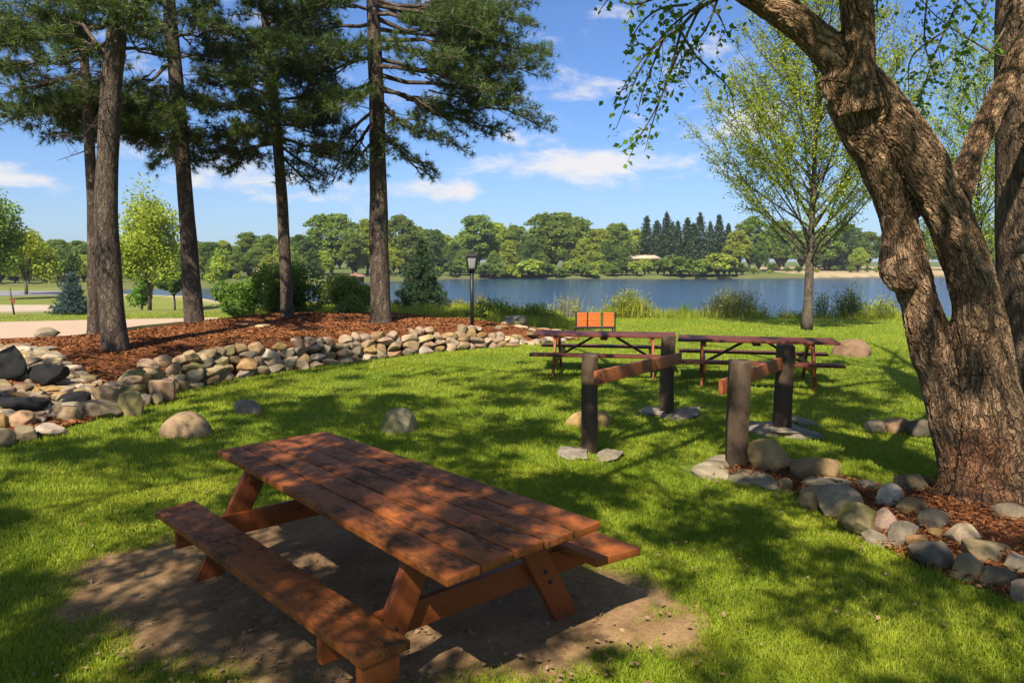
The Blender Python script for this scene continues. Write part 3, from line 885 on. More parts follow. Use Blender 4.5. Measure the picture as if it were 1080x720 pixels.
def picnic_ideal(ctr, yaw, L, label):
    t = thing('picnic_table', label, 'picnic table', ctr, 'picnic tables on the lawn behind the posts')
    o = np.array([ctr[0], ctr[1], gz(ctr[0], ctr[1])])
    e = np.array([math.cos(yaw), math.sin(yaw), 0]); n = np.array([-e[1], e[0], 0]); up = np.array([0, 0, 1.])
    W = .80
    for i in range(5):
        y0, y1 = -W / 2 + W * i / 5 + .004, -W / 2 + W * (i + 1) / 5 - .004
        h = up * .745
        q = [o + e * -L / 2 + n * y0 + h, o + e * -L / 2 + n * y1 + h, o + e * L / 2 + n * y1 + h, o + e * L / 2 + n * y0 + h]
        solid('tabletop_plank', quadboard(*q, .042), t, M['table_far'], False)
    for sd in (-1, 1):
        h = up * .44
        y0, y1 = sorted((sd * .62, sd * .90))
        q = [o + e * -L / 2 + n * y0 + h, o + e * -L / 2 + n * y1 + h, o + e * L / 2 + n * y1 + h, o + e * L / 2 + n * y0 + h]
        solid('seat', quadboard(*q, .042), t, M['table_far'], False)
    for sg in (-1, 1):
        b = o + e * sg * (L / 2 - .40)
        for sd in (-1, 1):
            solid('leg', board(b + n * sd * .70 - up * .02, b + n * sd * .27 + up * .70, n, .14, .042), t, M['table_leg'], False)
        bb = b - e * sg * .045
        solid('cross_beam', board(bb - n * .90 + up * .325, bb + n * .90 + up * .325, up, .14, .04), t, M['table_leg'], False)
        solid('top_batten', board(bb - n * .38 + up * .66, bb + n * .38 + up * .66, up, .08, .04), t, M['table_leg'], False)
        solid('brace', board(bb - e * sg * .03 + up * .33, o + e * sg * .20 + up * .68, n, .09, .04), t, M['table_far'], False)
    solid('centre_batten', board(o - n * .36 + up * .675, o + n * .36 + up * .675, e, .12, .05), t, M['table_far'], False)
    return t


def tb(px, Y, dz=0): return A(px, 360, Y)
picnic_ideal((float(tb(637, 13.2)[0]) + .08, 13.75, 0), math.radians(-10), 2.55, 'red brown picnic table behind the left pair of posts')
picnic_ideal((float(tb(799, 12.2)[0]) + .10, 12.62, 0), math.radians(-13.5), 2.55, 'red brown picnic table behind the right pair of posts')


# ------------------------------------------------------------------ timber barriers: two posts and a rail each
def timber_post(par, px, base, top, w, yaw, lean=(0, 0)):
    p = P(px, base); H = (base - top) / ppm(p[1]); z0 = gz(p[0], p[1]) - .05
    bm = bmesh.new(); bmesh.ops.create_cube(bm, size=1)
    nseg = 14
    bmesh.ops.bevel(bm, geom=[e for e in bm.edges if abs(e.verts[0].co.z - e.verts[1].co.z) > .5], offset=.05, segments=2, affect='EDGES')
    top_f = [f for f in bm.faces if f.normal.z > .9]
    r = bmesh.ops.inset_region(bm, faces=top_f, thickness=.12, depth=.0)
    bm.verts.ensure_lookup_table()
    for v in bm.verts:
        if v.co.z > .49:
            d = max(abs(v.co.x), abs(v.co.y))
            if d < .45: v.co.z += .022
    long_e = [e for e in bm.edges if abs(e.verts[0].co.z - e.verts[1].co.z) > .5]
    bmesh.ops.subdivide_edges(bm, edges=long_e, cuts=nseg, use_grid_fill=True)
    bm.normal_update(); bm.verts.index_update()
    V = np.array([v.co[:] for v in bm.verts]); Fd = {}
    for f in bm.faces: Fd.setdefault(len(f.verts), []).append([v.index for v in f.verts])
    bm.free()
    V[:, 2] += .5
    loc = V * [w, w, H + .05]
    wco = np.stack([loc[:, 2], loc[:, 0], loc[:, 1]], -1) + R.uniform(0, 30, 3)
    wob = np.stack([np.sin(loc[:, 2] * 5 + p[0]), np.cos(loc[:, 2] * 4 + p[1])], -1) * .004
    loc[:, :2] += wob
    ca, sa = math.cos(yaw), math.sin(yaw)
    W = np.c_[loc[:, 0] * ca - loc[:, 1] * sa + p[0] + lean[0] * loc[:, 2], loc[:, 0] * sa + loc[:, 1] * ca + p[1] + w * .35 + lean[1] * loc[:, 2], loc[:, 2] + z0]
    solid('post', (W, [np.array(v) for v in Fd.values()], {'wco': wco}), par, M['post'], False)
    return p


b1 = thing('post_and_rail', 'pair of dark square timber posts joined by an orange rail, left side', 'barrier', tuple(map(float, P(660, 455))), 'dark timber post barriers on the lawn')
timber_post(b1, 622, 477, 373, .172, math.radians(-8)); timber_post(b1, 704, 437.5, 354.5, .185, math.radians(-14))
solid('rail', board(A(628, 398.5, 7.82), A(717.5, 377.5, 9.72), (0, 0, 1), .15, .045), b1, M['rail'], False)
ra, rb = A(628, 398.5, 7.82), A(717.5, 377.5, 9.72); rn = unit(np.cross(rb - ra, [0, 0, 1.]))
for f_ in (.03, .97):
    for dz in (-.035, .035):
        q_ = ra + (rb - ra) * f_ + rn * .020 + [0, 0, dz]
        solid('bolt', tube([q_, q_ + rn * .012], [.012, .010], 10), b1, M['black'], False)
b2 = thing('post_and_rail', 'pair of dark square timber posts with orange rail behind, right side', 'barrier', tuple(map(float, P(800, 475))), 'dark timber post barriers on the lawn')
timber_post(b2, 778.5, 495, 380, .192, math.radians(-6)); timber_post(b2, 827, 455.5, 364, .205, math.radians(-16))
solid('rail', board(A(760, 408.5, 7.48), A(838, 377, 9.30), (0, 0, 1), .15, .045), b2, M['rail'], False)


# ------------------------------------------------------------------ lamp post
def lamp():
    Y = 18.3; q = A(498, 354, Y); z0 = gz(q[0], q[1]); zt = A(497, 284, Y)[2]
    t = thing('lamp_post', 'black garden lamp post with a square frosted lantern behind the wall', 'lamp post', (float(q[0]), Y, z0))
    o = np.array([q[0], Y, 0.])
    pole = join([tube([o + [0, 0, z0 - .1], o + [0, 0, zt]], [.045, .045], 12), tube([o + [0, 0, zt - .05], o + [0, 0, zt - .005]], [.06, .075], 12), tube([o + [0, 0, z0], o + [0, 0, z0 + .05]], [.075, .06], 12)])
    solid('pole', pole, t, M['black'])
    L = thing_part(t, 'lantern')
    w0, w1, h = .09, .125, .29
    c8 = [o + [x * w0, y * w0, zt + .02] for x, y in ((-1, -1), (1, -1), (1, 1), (-1, 1))] + [o + [x * w1, y * w1, zt + .02 + h] for x, y in ((-1, -1), (1, -1), (1, 1), (-1, 1))]
    sh = lambda s: [o + (np.asarray(c) - o) * [s, s, 1] for c in c8]
    fr = [board(c8[i], c8[i + 4], (1, 0, 0), .04, .04, .003) for i in range(4)]
    for z4 in (c8[:4], c8[4:]):
        fr += [board(z4[i], z4[(i + 1) % 4], (0, 0, 1), .03, .024, .003) for i in range(4)]
    fr.append(prism([o + [x * .12, y * .12, zt - .004] for x, y in ((-1, -1), (1, -1), (1, 1), (-1, 1))] + [o + [x * .12, y * .12, zt + .016] for x, y in ((-1, -1), (1, -1), (1, 1), (-1, 1))], .003))
    fr = [(a, b, {}) for a, b, _ in fr]
    frame = solid('lantern', join(fr), t, M['black'], False)
    g = prism(sh(.93), .002)
    gl = solid('glass', (g[0], g[1], {}), t, M['frosted'], False); gl.parent = frame
    top = zt + .02 + h
    c = [prism([o + [x * .15, y * .15, top + .012] for x, y in ((-1, -1), (1, -1), (1, 1), (-1, 1))] + [o + [x * .07, y * .07, top + .10] for x, y in ((-1, -1), (1, -1), (1, 1), (-1, 1))], .004)]
    c += [prism([o + [x * .055, y * .055, top + .102] for x, y in ((-1, -1), (1, -1), (1, 1), (-1, 1))] + [o + [x * .045, y * .045, top + .15] for x, y in ((-1, -1), (1, -1), (1, 1), (-1, 1))], .003)]
    cp = solid('cap', join([(a, b, {}) for a, b, _ in c]), t, M['black'], False); cp.parent = frame
    return t


def thing_part(t, n): return None
lamp()


# ------------------------------------------------------------------ park bench seen from behind
def park_bench():
    Y = 21.3; x0, x1 = A(607.5, 350, Y)[0], A(648.5, 350, Y)[0]; z0 = gz((x0 + x1) / 2, Y)
    t = thing('park_bench', 'park bench with bright orange slatted back facing the lake', 'park bench', (float((x0 + x1) / 2), Y, z0))
    zl, zh = A(628, 344.5, Y)[2], A(628, 329.5, Y)[2]
    W = x1 - x0; zs = zl - .04
    cols = [(x0 + .03, x0 + W * .275), (x0 + W * .315, x0 + W * .62), (x0 + W * .70, x1 - .03)]
    for i, (a, b) in enumerate(cols):
        sl = []
        k = 5; hh = (zh - zl) / k
        for j in range(k):
            zc = zl + hh * (j + .5)
            sl.append(board((a, Y + .02 - .02 * j / k, zc), (b, Y + .02 - .02 * j / k, zc), (0, 0, 1), hh - .010, .025, .003))
        solid('back_panel', join(sl), t, M['bench_slat'], False)
    st = [board((x0, Y + .12 + .1 * j, zs), (x1, Y + .12 + .1 * j, zs), (0, 1, 0), .085, .03) for j in range(4)]
    solid('seat', join(st), t, M['bench_slat'], False)
    for x in (x0, x1):
        solid('leg', board((x, Y, z0 - .03), (x, Y - .01, zh + .01), (1, 0, 0), .035, .05), t, M['black'], False)
        solid('leg', board((x, Y + .47, z0 - .03), (x, Y + .47, zs - .02), (1, 0, 0), .035, .05), t, M['black'], False)
    solid('back_post', board((x0 + W * .295, Y + .03, zl - .05), (x0 + W * .295, Y + .02, zh + .01), (1, 0, 0), .03, .04), t, M['black'], False)
    solid('back_post', board((x0 + W * .66, Y - .04, z0 - .03), (x0 + W * .66, Y - .04, zh + .02), (1, 0, 0), .05, .05), t, M['post'], False)
    solid('rail', board((x0 + .02, Y - .005, zl - .03), (x1 - .02, Y - .005, zl - .03), (0, 0, 1), .045, .03), t, M['black'], False)
park_bench()

# thin stake with a red tag at the far left
stk = thing('marker_stake', 'thin brown stake with a red tag on the grass at the far left', 'stake', tuple(map(float, P(14, 331, .1))))
q0, q1 = P(14.5, 332, .08), None
Ys = q0[1]
solid('stake', tube([A(15, 332, Ys), A(10, 302, Ys)], [.035, .03], 6), stk, M['bark_thin'])
g = board(A(14.5, 319.5, Ys - .06), A(14, 315.5, Ys - .06), (1, 0, 0), .08, .03); solid('red_tag', (g[0], g[1], {}), stk, M['red'], False)
#PART3

# ------------------------------------------------------------------ foliage primitives
def leaves(cent, size, flat=.35, asp=.55, tint=None, droop=0.0):
    """rhombic leaves at points; returns geo"""
    n = len(cent)
    size = np.broadcast_to(size, (n,)) * R.uniform(.7, 1.3, n)
    nr = R.normal(size=(n, 3)); nr[:, 2] = np.abs(nr[:, 2]) + flat; nr = unit(nr)
    a = R.normal(size=(n, 3)); a[:, 2] -= droop; a = unit(a - nr * (a * nr).sum(1, keepdims=True)); b = np.cross(nr, a)
    s = size[:, None]
    fold = nr * s * .12
    V = np.stack([cent - a * s * .5, cent + b * s * asp * .5 + fold, cent + a * s * .5, cent - b * s * asp * .5 + fold], 1).reshape(-1, 3)
    i = np.arange(n)[:, None] * 4
    Fq = i + np.array([[0, 1, 2, 3]])
    t = R.random(n) if tint is None else tint
    return V, Fq, {'tint': np.repeat(t, 4)}


def needles(cent, dirs, ln, k, wid, spread=.75, tint=None):
    n = len(cent)
    d = R.normal(size=(n, k, 3)); d = unit(d) * spread + unit(dirs)[:, None] * R.uniform(.35, 1.0, (n, k, 1))
    d = unit(d)
    L = ln * R.uniform(.65, 1.15, (n, k, 1))
    sd = unit(np.cross(d, R.normal(size=(n, k, 3))))
    base = cent[:, None] + d * L * .05
    V = np.stack([base - sd * wid * .5, base + sd * wid * .5, base + d * L], 2).reshape(-1, 3)
    Ft = np.arange(n * k)[:, None] * 3 + np.array([[0, 1, 2]])
    t = R.random(n) if tint is None else tint
    t = np.clip(t[:, None] + R.uniform(-.15, .15, (n, k)), 0, 1)
    return V, Ft, {'tint': np.repeat(t.ravel(), 3)}


def blades(cent, h, w, lean=.35, seg=2, tint=None, az=None):
    n = len(cent)
    h = np.broadcast_to(h, (n,)) * R.uniform(.55, 1.25, n); w = np.broadcast_to(w, (n,))
    a = R.uniform(0, 2 * np.pi, n); sd = np.stack([np.cos(a), np.sin(a), np.zeros(n)], -1)
    a2 = R.uniform(0, 2 * np.pi, n); ld = np.stack([np.cos(a2), np.sin(a2), np.zeros(n)], -1)
    ll = (R.random(n) ** .7 * lean)[:, None]; up = np.array([0, 0, 1.])
    H = h[:, None]; Wd = w[:, None]
    t = R.random(n) if tint is None else tint
    if seg == 1:
        V = np.stack([cent - sd * Wd * .5, cent + sd * Wd * .5, cent + up * H * (1 - ll * .35) + ld * H * ll], 1).reshape(-1, 3)
        return V, np.arange(n)[:, None] * 3 + np.array([[0, 1, 2]]), {'tint': np.repeat(t, 3)}
    mid = cent + up * H * .55 + ld * H * ll * .30
    tip = cent + up * H * (1 - ll * .45) + ld * H * ll * 1.1
    V = np.stack([cent - sd * Wd * .5, cent + sd * Wd * .5, mid + sd * Wd * .42, mid - sd * Wd * .42, tip], 1).reshape(-1, 3)
    i = np.arange(n)[:, None] * 5
    return V, [i + np.array([[0, 1, 2, 3]]), i + np.array([[3, 2, 4]])], {'tint': np.repeat(t, 5)}


# ------------------------------------------------------------------ pines
def along(pts, t):
    pts = np.asarray(pts); d = np.r_[0, np.cumsum(np.linalg.norm(np.diff(pts, axis=0), axis=1))]
    x = t * d[-1]
    return np.stack([np.interp(x, d, pts[:, k]) for k in range(3)], -1)


def bough(p0, p1, sag, geo, tu, dens=1.0, r0=.045, bare=.3):
    """a limb from p0 to p1 with side branchlets, each ending in needle tufts"""
    p0 = np.asarray(p0); p1 = np.asarray(p1); L = np.linalg.norm(p1 - p0); d = unit(p1 - p0)
    k = 7; t = np.linspace(0, 1, k)[:, None]
    pts = p0 + (p1 - p0) * t + np.array([0, 0, 1]) * (-sag * np.sin(t * np.pi) * L * .5) + R.normal(size=(k, 3)) * .03 * L * np.sin(t * np.pi)
    geo.append(tube(pts, np.linspace(r0, .010, k), 5, cap=False))
    side = unit(np.cross(d, [0, 0, 1.]))
    nb = int(5 + L * 5.5)
    for i in range(nb):
        u = bare + (1 - bare) * (i + R.random()) / nb
        q = along(pts, u)
        bl = L * (.10 + .30 * (1 - u) ** .7) * R.uniform(.6, 1.3) + .15
        bd = unit(d * R.uniform(.4, 1.0) + side * R.choice([-1, 1]) * R.uniform(.2, 1.0) + np.array([0, 0, R.uniform(-.25, .40)]))
        m = q + bd * bl * .55 + [0, 0, -.02 * bl]; e = q + bd * bl + [0, 0, .08 * bl]
        if bl > .25: geo.append(tube(np.array([q, m, e]), [.013, .009, .005], 3, cap=False))
        nt_ = max(2, int(bl * 9.5 * dens))
        for j in range(nt_):
            v = .25 + .75 * (j + R.random()) / nt_
            c = q + (m - q) * min(1, v * 2) + (e - m) * max(0, v * 2 - 1)
            tu.append((c + R.normal(size=3) * .05, unit(bd + [0, 0, .45] + R.normal(size=3) * .5)))
            if R.random() < .35 * dens:
                o = R.normal(size=3) * [.11, .11, .07]
                tu.append((c + o, unit(o + [0, 0, .1] + bd * .2)))
    tu.append((p1, d))


def make_pine(Y, track, widths, base, boughs, label, top_z, seed, extra=26, zlow=8.2, reach=2.6, ys=0.0, nb=2):
    """track: [(px,py)] up the trunk; boughs: (trunk py, end px, end py, dY, density)"""
    pts = [A(px, py, Y) for px, py in track]
    pts[0] = np.array([pts[0][0], Y, gz(pts[0][0], Y) - .15])
    rad = [w * .90 / 2 / ppm(Y) for w in widths]
    last = pts[-1]
    drift = (pts[-1] - pts[-2]) / (pts[-1][2] - pts[-2][2])
    tp = last + drift * (top_z - last[2]) * .4; tp[2] = top_z
    pts.append((last + tp) / 2); rad.append(rad[-1] * .62)
    pts.append(tp); rad.append(.02)
    t = thing('pine_tree', label, 'pine tree', (float(pts[0][0]), Y, float(pts[0][2]) + .15), 'pines growing in the mulch bed')
    P2, R2 = smooth_path(pts, rad, 60)
    R2 = R2 * (1 + .32 * np.exp(-(P2[:, 2] - P2[0, 2]) / .16))
    solid('trunk', tube(P2, R2, 22, lump=.05), t, M['bark_pine'])
    def on_trunk(z):
        return np.array([np.interp(z, P2[:, 2], P2[:, k]) for k in range(3)])
    geo, tu = [], []
    for (ty, ex, ey, dY, dn) in boughs:
        z = A(540, ty, Y)[2]; p0 = on_trunk(z); p1 = A(ex, ey, Y + dY)
        bough(p0, p1, R.uniform(-.10, .12), geo, tu, dn, .03 + .012 * np.linalg.norm(p1 - p0) ** .7)
        for _ in range(nb):          # companions fill the bough out
            u = R.uniform(.2, .5); s = p0 + (p1 - p0) * u
            e = s + (p1 - p0) * R.uniform(.25, .42) + R.normal(size=3) * [.38, .6, .15]
            bough(s, e, 0, geo, tu, dn, .022, .25)
    az0 = R.uniform(0, 6)
    for i in range(extra):           # the crown above the picture
        z = zlow + (top_z - zlow - .3) * (i + .5) / extra
        a = az0 + i * 2.4 + R.uniform(-.4, .4); r = reach * (1 - (z - zlow) / (top_z - zlow + .1)) ** .7 * R.uniform(.75, 1.1) + .3
        p0 = on_trunk(z); bough(p0, p0 + [math.cos(a) * r, math.sin(a) * r, r * R.uniform(.0, .3)], .05, geo, tu, .7, .04)
    # dead lower twigs
    for i in range(14):
        z = R.uniform(4.2, 7.2); a = R.uniform(0, 6.28); r = R.uniform(.3, 1.2); p0 = on_trunk(z)
        e = p0 + [math.cos(a) * r, math.sin(a) * r, R.uniform(-.2, .2)]
        geo.append(tube(np.array([p0, (p0 + e) / 2 + R.normal(size=3) * .06, e]), [.016, .01, .004], 4, cap=False))
        for _ in range(3):
            s = p0 + (e - p0) * R.uniform(.3, .9); e2 = s + R.normal(size=3) * .22
            geo.append(tube(np.array([s, e2]), [.007, .003], 3, cap=False))
    solid('limbs', join(geo), t, M['bark_pine'])
    c = np.array([x[0] for x in tu]); dr = np.array([x[1] for x in tu])
    solid('crown', needles(c, dr, .17, 18, .013, .8), t, M['needles'], False)
    print('pine tufts', len(tu))
    return t


make_pine(13.6, [(122, 366), (116, 300), (112, 215), (117, 100), (124, 0)], [30, 26, 25, 22, 20], None,
          [(60, 20, 12, .5, 1), (40, 60, 60, -.5, 1), (20, 10, 45, 1, 1), (30, 150, 20, -1.2, 1), (50, 175, 60, .6, .8), (5, 90, 5, -1, 1), (10, 40, -5, .5, 1), (5, 165, 0, .5, .8)],
          'thick straight pine standing nearest the rubble slope, second trunk from the left', 14.5, 1, zlow=6.8, reach=2.0)
make_pine(16.1, [(99, 352), (99, 290), (97, 200), (91, 100), (86, 0)], [15, 14, 12, 10, 9], None,
          [(30, 12, 30, .5, 1), (60, 0, 70, -.6, .9), (25, 40, 20, 0, 1), (10, 125, 10, .4, .8), (75, 10, 100, 1.2, .5)],
          'slim leaning pine close behind the thick pine, leftmost of the trunks', 13, 2, zlow=7.8, reach=1.8)
make_pine(17.9, [(205, 341), (200, 270), (195, 200), (187, 100), (178, 0)], [22, 19, 17, 16, 14], None,
          [(62, 100, 112, -.5, .45), (110, 8, 128, -1.2, 1.5), (108, 30, 118, -.6, 1.6), (112, 60, 140, -.2, 1.5), (105, 75, 118, .5, 1.5), (108, 130, 130, -.4, 1.5), (118, 150, 150, .3, 1.4), (115, 165, 172, -.6, 1.3), (120, 160, 130, .6, 1.3), (95, 130, 95, 1.2, .5),
           (112, 45, 108, .8, 1.5), (116, 95, 145, -.9, 1.5), (120, 180, 165, .4, 1.2), (112, 140, 108, -.5, 1.2), (110, 115, 150, .2, 1.3),
           (100, 215, 118, -.8, .8), (60, 240, 60, .5, .8), (40, 235, 30, -.8, 1), (20, 150, 30, .8, 1), (15, 220, 5, 0, 1), (120, 205, 150, .5, .8)],
          'dark pine in the middle of the mulch bed with a low bough reaching left', 11.5, 3, zlow=8.4, reach=2.0, extra=14)
make_pine(18.4, [(303, 334), (300, 260), (296, 190), (291, 130), (284, 60), (278, 0)], [15, 13, 12, 12, 10, 9], None,
          [(130, 222, 150, -.5, 1.2), (140, 240, 180, .6, 1), (150, 218, 170, .8, 1), (120, 205, 110, .5, 1), (100, 215, 80, -.8, 1.2), (80, 225, 50, .4, 1.2), (60, 230, 20, -.3, 1.2), (120, 270, 110, -2, 1.4), (90, 265, 80, -2.4, 1.4), (60, 285, 40, -2, 1.4), (130, 300, 120, -2.2, 1.3),
           (150, 340, 185, .4, .9), (150, 350, 160, -.8, 1), (130, 352, 130, .5, 1.1), (110, 350, 100, -.6, 1.2), (80, 345, 70, .4, 1.2), (50, 345, 40, -.6, 1.2), (20, 340, 15, .3, 1.2), (100, 300, 60, 2.0, 1.2), (60, 250, 60, 2, 1), (160, 330, 200, -.4, .5), (140, 250, 140, -1.5, 1.2), (20, 270, 0, -1.5, 1.3), (25, 310, 10, -1.4, 1.3)],
          'crooked dark pine with a dense low crown between two straighter pines', 9.6, 4, zlow=8.4, reach=1.4, extra=3)
make_pine(18.35, [(402, 337), (400, 270), (399, 200), (397, 100), (393, 0)], [25, 22, 20, 17, 14], None,
          [(18, 570, 52, .4, 1), (42, 565, 80, -.6, 1), (62, 540, 98, .8, 1), (78, 566, 130, -.3, .85), (95, 528, 140, .7, .9), (112, 490, 160, -.5, .55), (130, 455, 187, .3, .5), (5, 550, 20, -.8, 1.1), (0, 545, 5, .8, 1.1), (30, 530, 60, 1.4, 1), (70, 510, 95, -1.6, .9), (90, 500, 120, 1.2, .7), (15, 500, 30, -1.6, 1.1), (50, 470, 60, -2.2, .8), (10, 455, 15, 1.8, 1),
           (25, 300, 35, .6, 1), (60, 310, 90, -.6, 1.1), (85, 320, 125, .5, 1.1), (115, 335, 165, -.4, 1), (125, 352, 190, .5, .8), (10, 330, 5, -1.2, 1.1), (40, 340, 60, -1.8, 1.1), (90, 360, 115, -2, .9), (120, 375, 180, -.6, .7), (100, 440, 140, -.8, .5)],
          'tall broad pine with long boughs reaching right, rightmost of the pines', 9.6, 5, zlow=8.5, reach=1.4, extra=3, nb=2)


# ------------------------------------------------------------------ young ascending trees by the lake
def young_tree(px, Y, base_py, top_py, half_w, trunk_w, label, nl, ns, base_lo, seed, leaf=.075):
    z0 = gz(A(px, 300, Y)[0], Y); o = A(px, base_py, Y); o[2] = z0
    H = A(px, top_py, Y)[2] - z0
    t = thing('young_tree', label, 'young tree', tuple(map(float, o)), 'young spring trees on the shore lawn')
    k = 14
    tt = np.linspace(0, 1, k)
    tr = o + np.c_[np.sin(tt * 5) * .06 * tt, np.cos(tt * 4) * .05 * tt, tt * H]
    rad = np.interp(tt, [0, .05, .17, .3, 1], [trunk_w * .60, trunk_w * .48, trunk_w * .42, trunk_w * .26, .010])
    solid('trunk', tube(tr, rad, 14, n=40), t, M['bark_thin'])
    geo, pts = [], []
    for i in range(nl):
        u = base_lo + (.90 - base_lo) * (i / nl) ** 1.1
        a = i * 2.399 + R.uniform(-.3, .3)
        p = o + [0, 0, u * H]
        uu = (u - base_lo) / (1 - base_lo); env = half_w * (1 - .80 * uu ** .9) * min(1, .72 + uu * 2.5)
        r = env * R.uniform(.85, 1.1)
        rise = r * R.uniform(.75, 1.25) + .3
        e = p + [math.cos(a) * r, math.sin(a) * r, rise]
        m = p + [math.cos(a) * r * .55, math.sin(a) * r * .55, rise * .46]
        b = np.array([p, m, e]); P3, R3 = smooth_path(b, [.030 * (1.15 - u) + .008, .016, .004], 8)
        geo.append(tube(P3, R3, 5, cap=False))
        nsub = int(4 + r * ns)
        for j in range(nsub):
            v = R.uniform(.25, 1); q = along(P3, v); d0 = unit(P3[-1] - P3[2])
            d = unit(d0 + R.normal(size=3) * [.75, .75, .4]); L = r * R.uniform(.12, .38) * (1.25 - v) + .25
            e2 = q + d * L + [0, 0, .08]
            geo.append(tube(np.array([q, (q + e2) / 2 + R.normal(size=3) * .03, e2]), [.008, .006, .003], 3, cap=False))
            n = int(L * 29) + 4
            w = R.uniform(.1, 1, n)[:, None]
            pts.append(q + (e2 - q) * w + R.normal(size=(n, 3)) * .07)
        n = int(r * 16)
        w = R.uniform(.35, 1, n)
        pts.append(along(P3, w) + R.normal(size=(n, 3)) * .08)
    pts = np.concatenate(pts)
    solid('limbs', join(geo), t, M['bark_thin'])
    solid('crown', leaves(pts, leaf, .2, .6), t, M['leaf_young'], False)
    print('young leaves', len(pts))


young_tree(851, 22.6, 348, -75, 3.9, .29, 'young upright tree with fresh yellow green leaves alone on the shore lawn', 100, 8, .16, 1)
young_tree(1022, 27.0, 345, 40, 3.2, .24, 'pale leafy young tree seen between the two big trunks', 60, 9, .16, 2)

# ------------------------------------------------------------------ the big tree at right
from mathutils.bvhtree import BVHTree
SUN = unit(np.array([-.20, -.62, .76]))
TY = 6.05


def T(px, py, dY=0.0): return A(px, py, TY + dY)


def big_tree():
    base = P(1042, 530); gb = gz(base[0], base[1])
    t = thing('big_tree', 'massive leaning tree with flaky brown bark and two joined stems at the right', 'tree', tuple(map(float, (base[0], TY, gb))))
    w = lambda px: px / 2 / ppm(TY)
    chains = [
        # main stem
        ([(1052, 575, 0), (1050, 520, 0), (1044, 440, 0), (1038, 380, 0), (1028, 310, 0), (1011, 255, 0), (990, 205, 0), (958, 150, 0), (925, 107, .02), (896, 75, .04), (850, 31, .05), (800, -5, 0), (740, -45, -.2), (640, -110, -.7), (520, -190, -1.4)],
         [w(116), w(90), w(66), w(56), w(47), w(43), w(46), w(48), w(46), w(40), w(33), w(32), w(30), w(25), w(15)]),
        # left stem
        ([(1020, 575, .10), (1017, 500, .12), (1001, 430, .14), (984, 370, .18), (968, 315, .20), (955, 272, .20), (946, 225, .18), (930, 175, .13), (908, 135, .08), (890, 100, .06)],
         [w(60), w(48), w(46), w(44), w(40), w(42), w(38), w(42), w(46), w(40)]),
        # upright limb
        ([(908, 118, .0), (904, 80, -.02), (905, 30, -.03), (903, -20, -.05), (915, -120, .2), (960, -260, .8)], [w(50), w(38), w(31), w(30), w(26), w(14)]),
        # right limb
        ([(1002, 225, 0), (1020, 176, .0), (1040, 130, .03), (1062, 85, .06), (1085, 40, .1), (1130, -40, .2), (1200, -160, .5)], [w(34), w(25), w(23), w(23), w(23), w(22), w(14)]),
    ]
    geos = []
    skel = []
    for pts, rad in chains:
        p3 = np.array([T(*q) for q in pts])
        P3, R3 = smooth_path(p3, rad, 70)
        skel.append((P3, R3))
        R3 = R3 * (1 + .035 * np.sin(P3[:, 2] * 9 + len(skel)) + .02 * np.sin(P3[:, 2] * 21))
        if len(skel) <= 2:
            R3 = R3 * (1 + .38 * np.exp(-(np.maximum(P3[:, 2] - gb, -.1)) / .16))
        geos.append(tube(P3, R3, 40))
    # burl on the left stem, scar knob where the limbs part
    for (px, py, dY, r) in [(948, 279, .14, .145), (940, 268, .16, .085), (952, 290, .1, .12), (882, 104, .03, .06), (884, 92, .0, .11), (869, 88, .05, .05), (1080, 525, -.1, .14), (1030, 545, -.2, .14)]:
        V, Fa = rock(r, r, r * 1.15, facets=3, rough=.09)
        geos.append((V + T(px, py, dY), Fa, {}))
    V, Fs, _ = join([(a, b, {}) for a, b, _ in geos])
    bm = bmesh.new()
    vs = [bm.verts.new(v) for v in V]
    for f in Fs:
        for q in f: bm.faces.new([vs[i] for i in q])
    me = bpy.data.meshes.new('tmp'); bm.to_mesh(me); bm.free()
    tmp = bpy.data.objects.new('tmp', me); C.objects.link(tmp)
    md = tmp.modifiers.new('r', 'REMESH'); md.mode = 'VOXEL'; md.voxel_size = .014
    sm = tmp.modifiers.new('s', 'SMOOTH'); sm.iterations = 6; sm.factor = .5
    dg = bpy.context.evaluated_depsgraph_get(); ev = tmp.evaluated_get(dg).to_mesh()
    nv = len(ev.vertices); co = np.zeros(nv * 3, np.float32); ev.vertices.foreach_get('co', co); co = co.reshape(-1, 3).astype(float)
    polys = np.zeros(len(ev.loops), np.int32); ev.loops.foreach_get('vertex_index', polys)
    tot = np.zeros(len(ev.polygons), np.int32); ev.polygons.foreach_get('loop_total', tot)
    assert (tot == 4).all()
    Fq = polys.reshape(-1, 4).copy()
    tmp.evaluated_get(dg).to_mesh_clear(); bpy.data.objects.remove(tmp)
    # straightened bark coordinates: follow the nearest stem
    best = np.full(nv, 1e9); bc = np.zeros((nv, 3))
    for ci, (P3, R3) in enumerate(skel):
        Tn = unit(np.gradient(P3, axis=0)); Ln = np.r_[0, np.cumsum(np.linalg.norm(np.diff(P3, axis=0), axis=1))]
        for c0 in range(0, nv, 20000):
            q = co[c0:c0 + 20000]
            d = np.linalg.norm(q[:, None] - P3[None], axis=2)
            k = d.argmin(1); rel = q - P3[k]; al = (rel * Tn[k]).sum(1); per = rel - Tn[k] * al[:, None]
            dd = np.linalg.norm(per, axis=1) - R3[k] + np.maximum(np.abs(al) - .08, 0)
            x = np.cross(Tn[k], [0, 1., 0]); x = unit(x); y = np.cross(Tn[k], x)
            pn = unit(per) * R3[k][:, None]
            val = np.stack([(pn * x).sum(1), (pn * y).sum(1), Ln[k] + al], -1) + ci * 7.3
            b = dd < best[c0:c0 + 20000]
            best[c0:c0 + 20000][b] = dd[b]; bc[c0:c0 + 20000][b] = val[b]
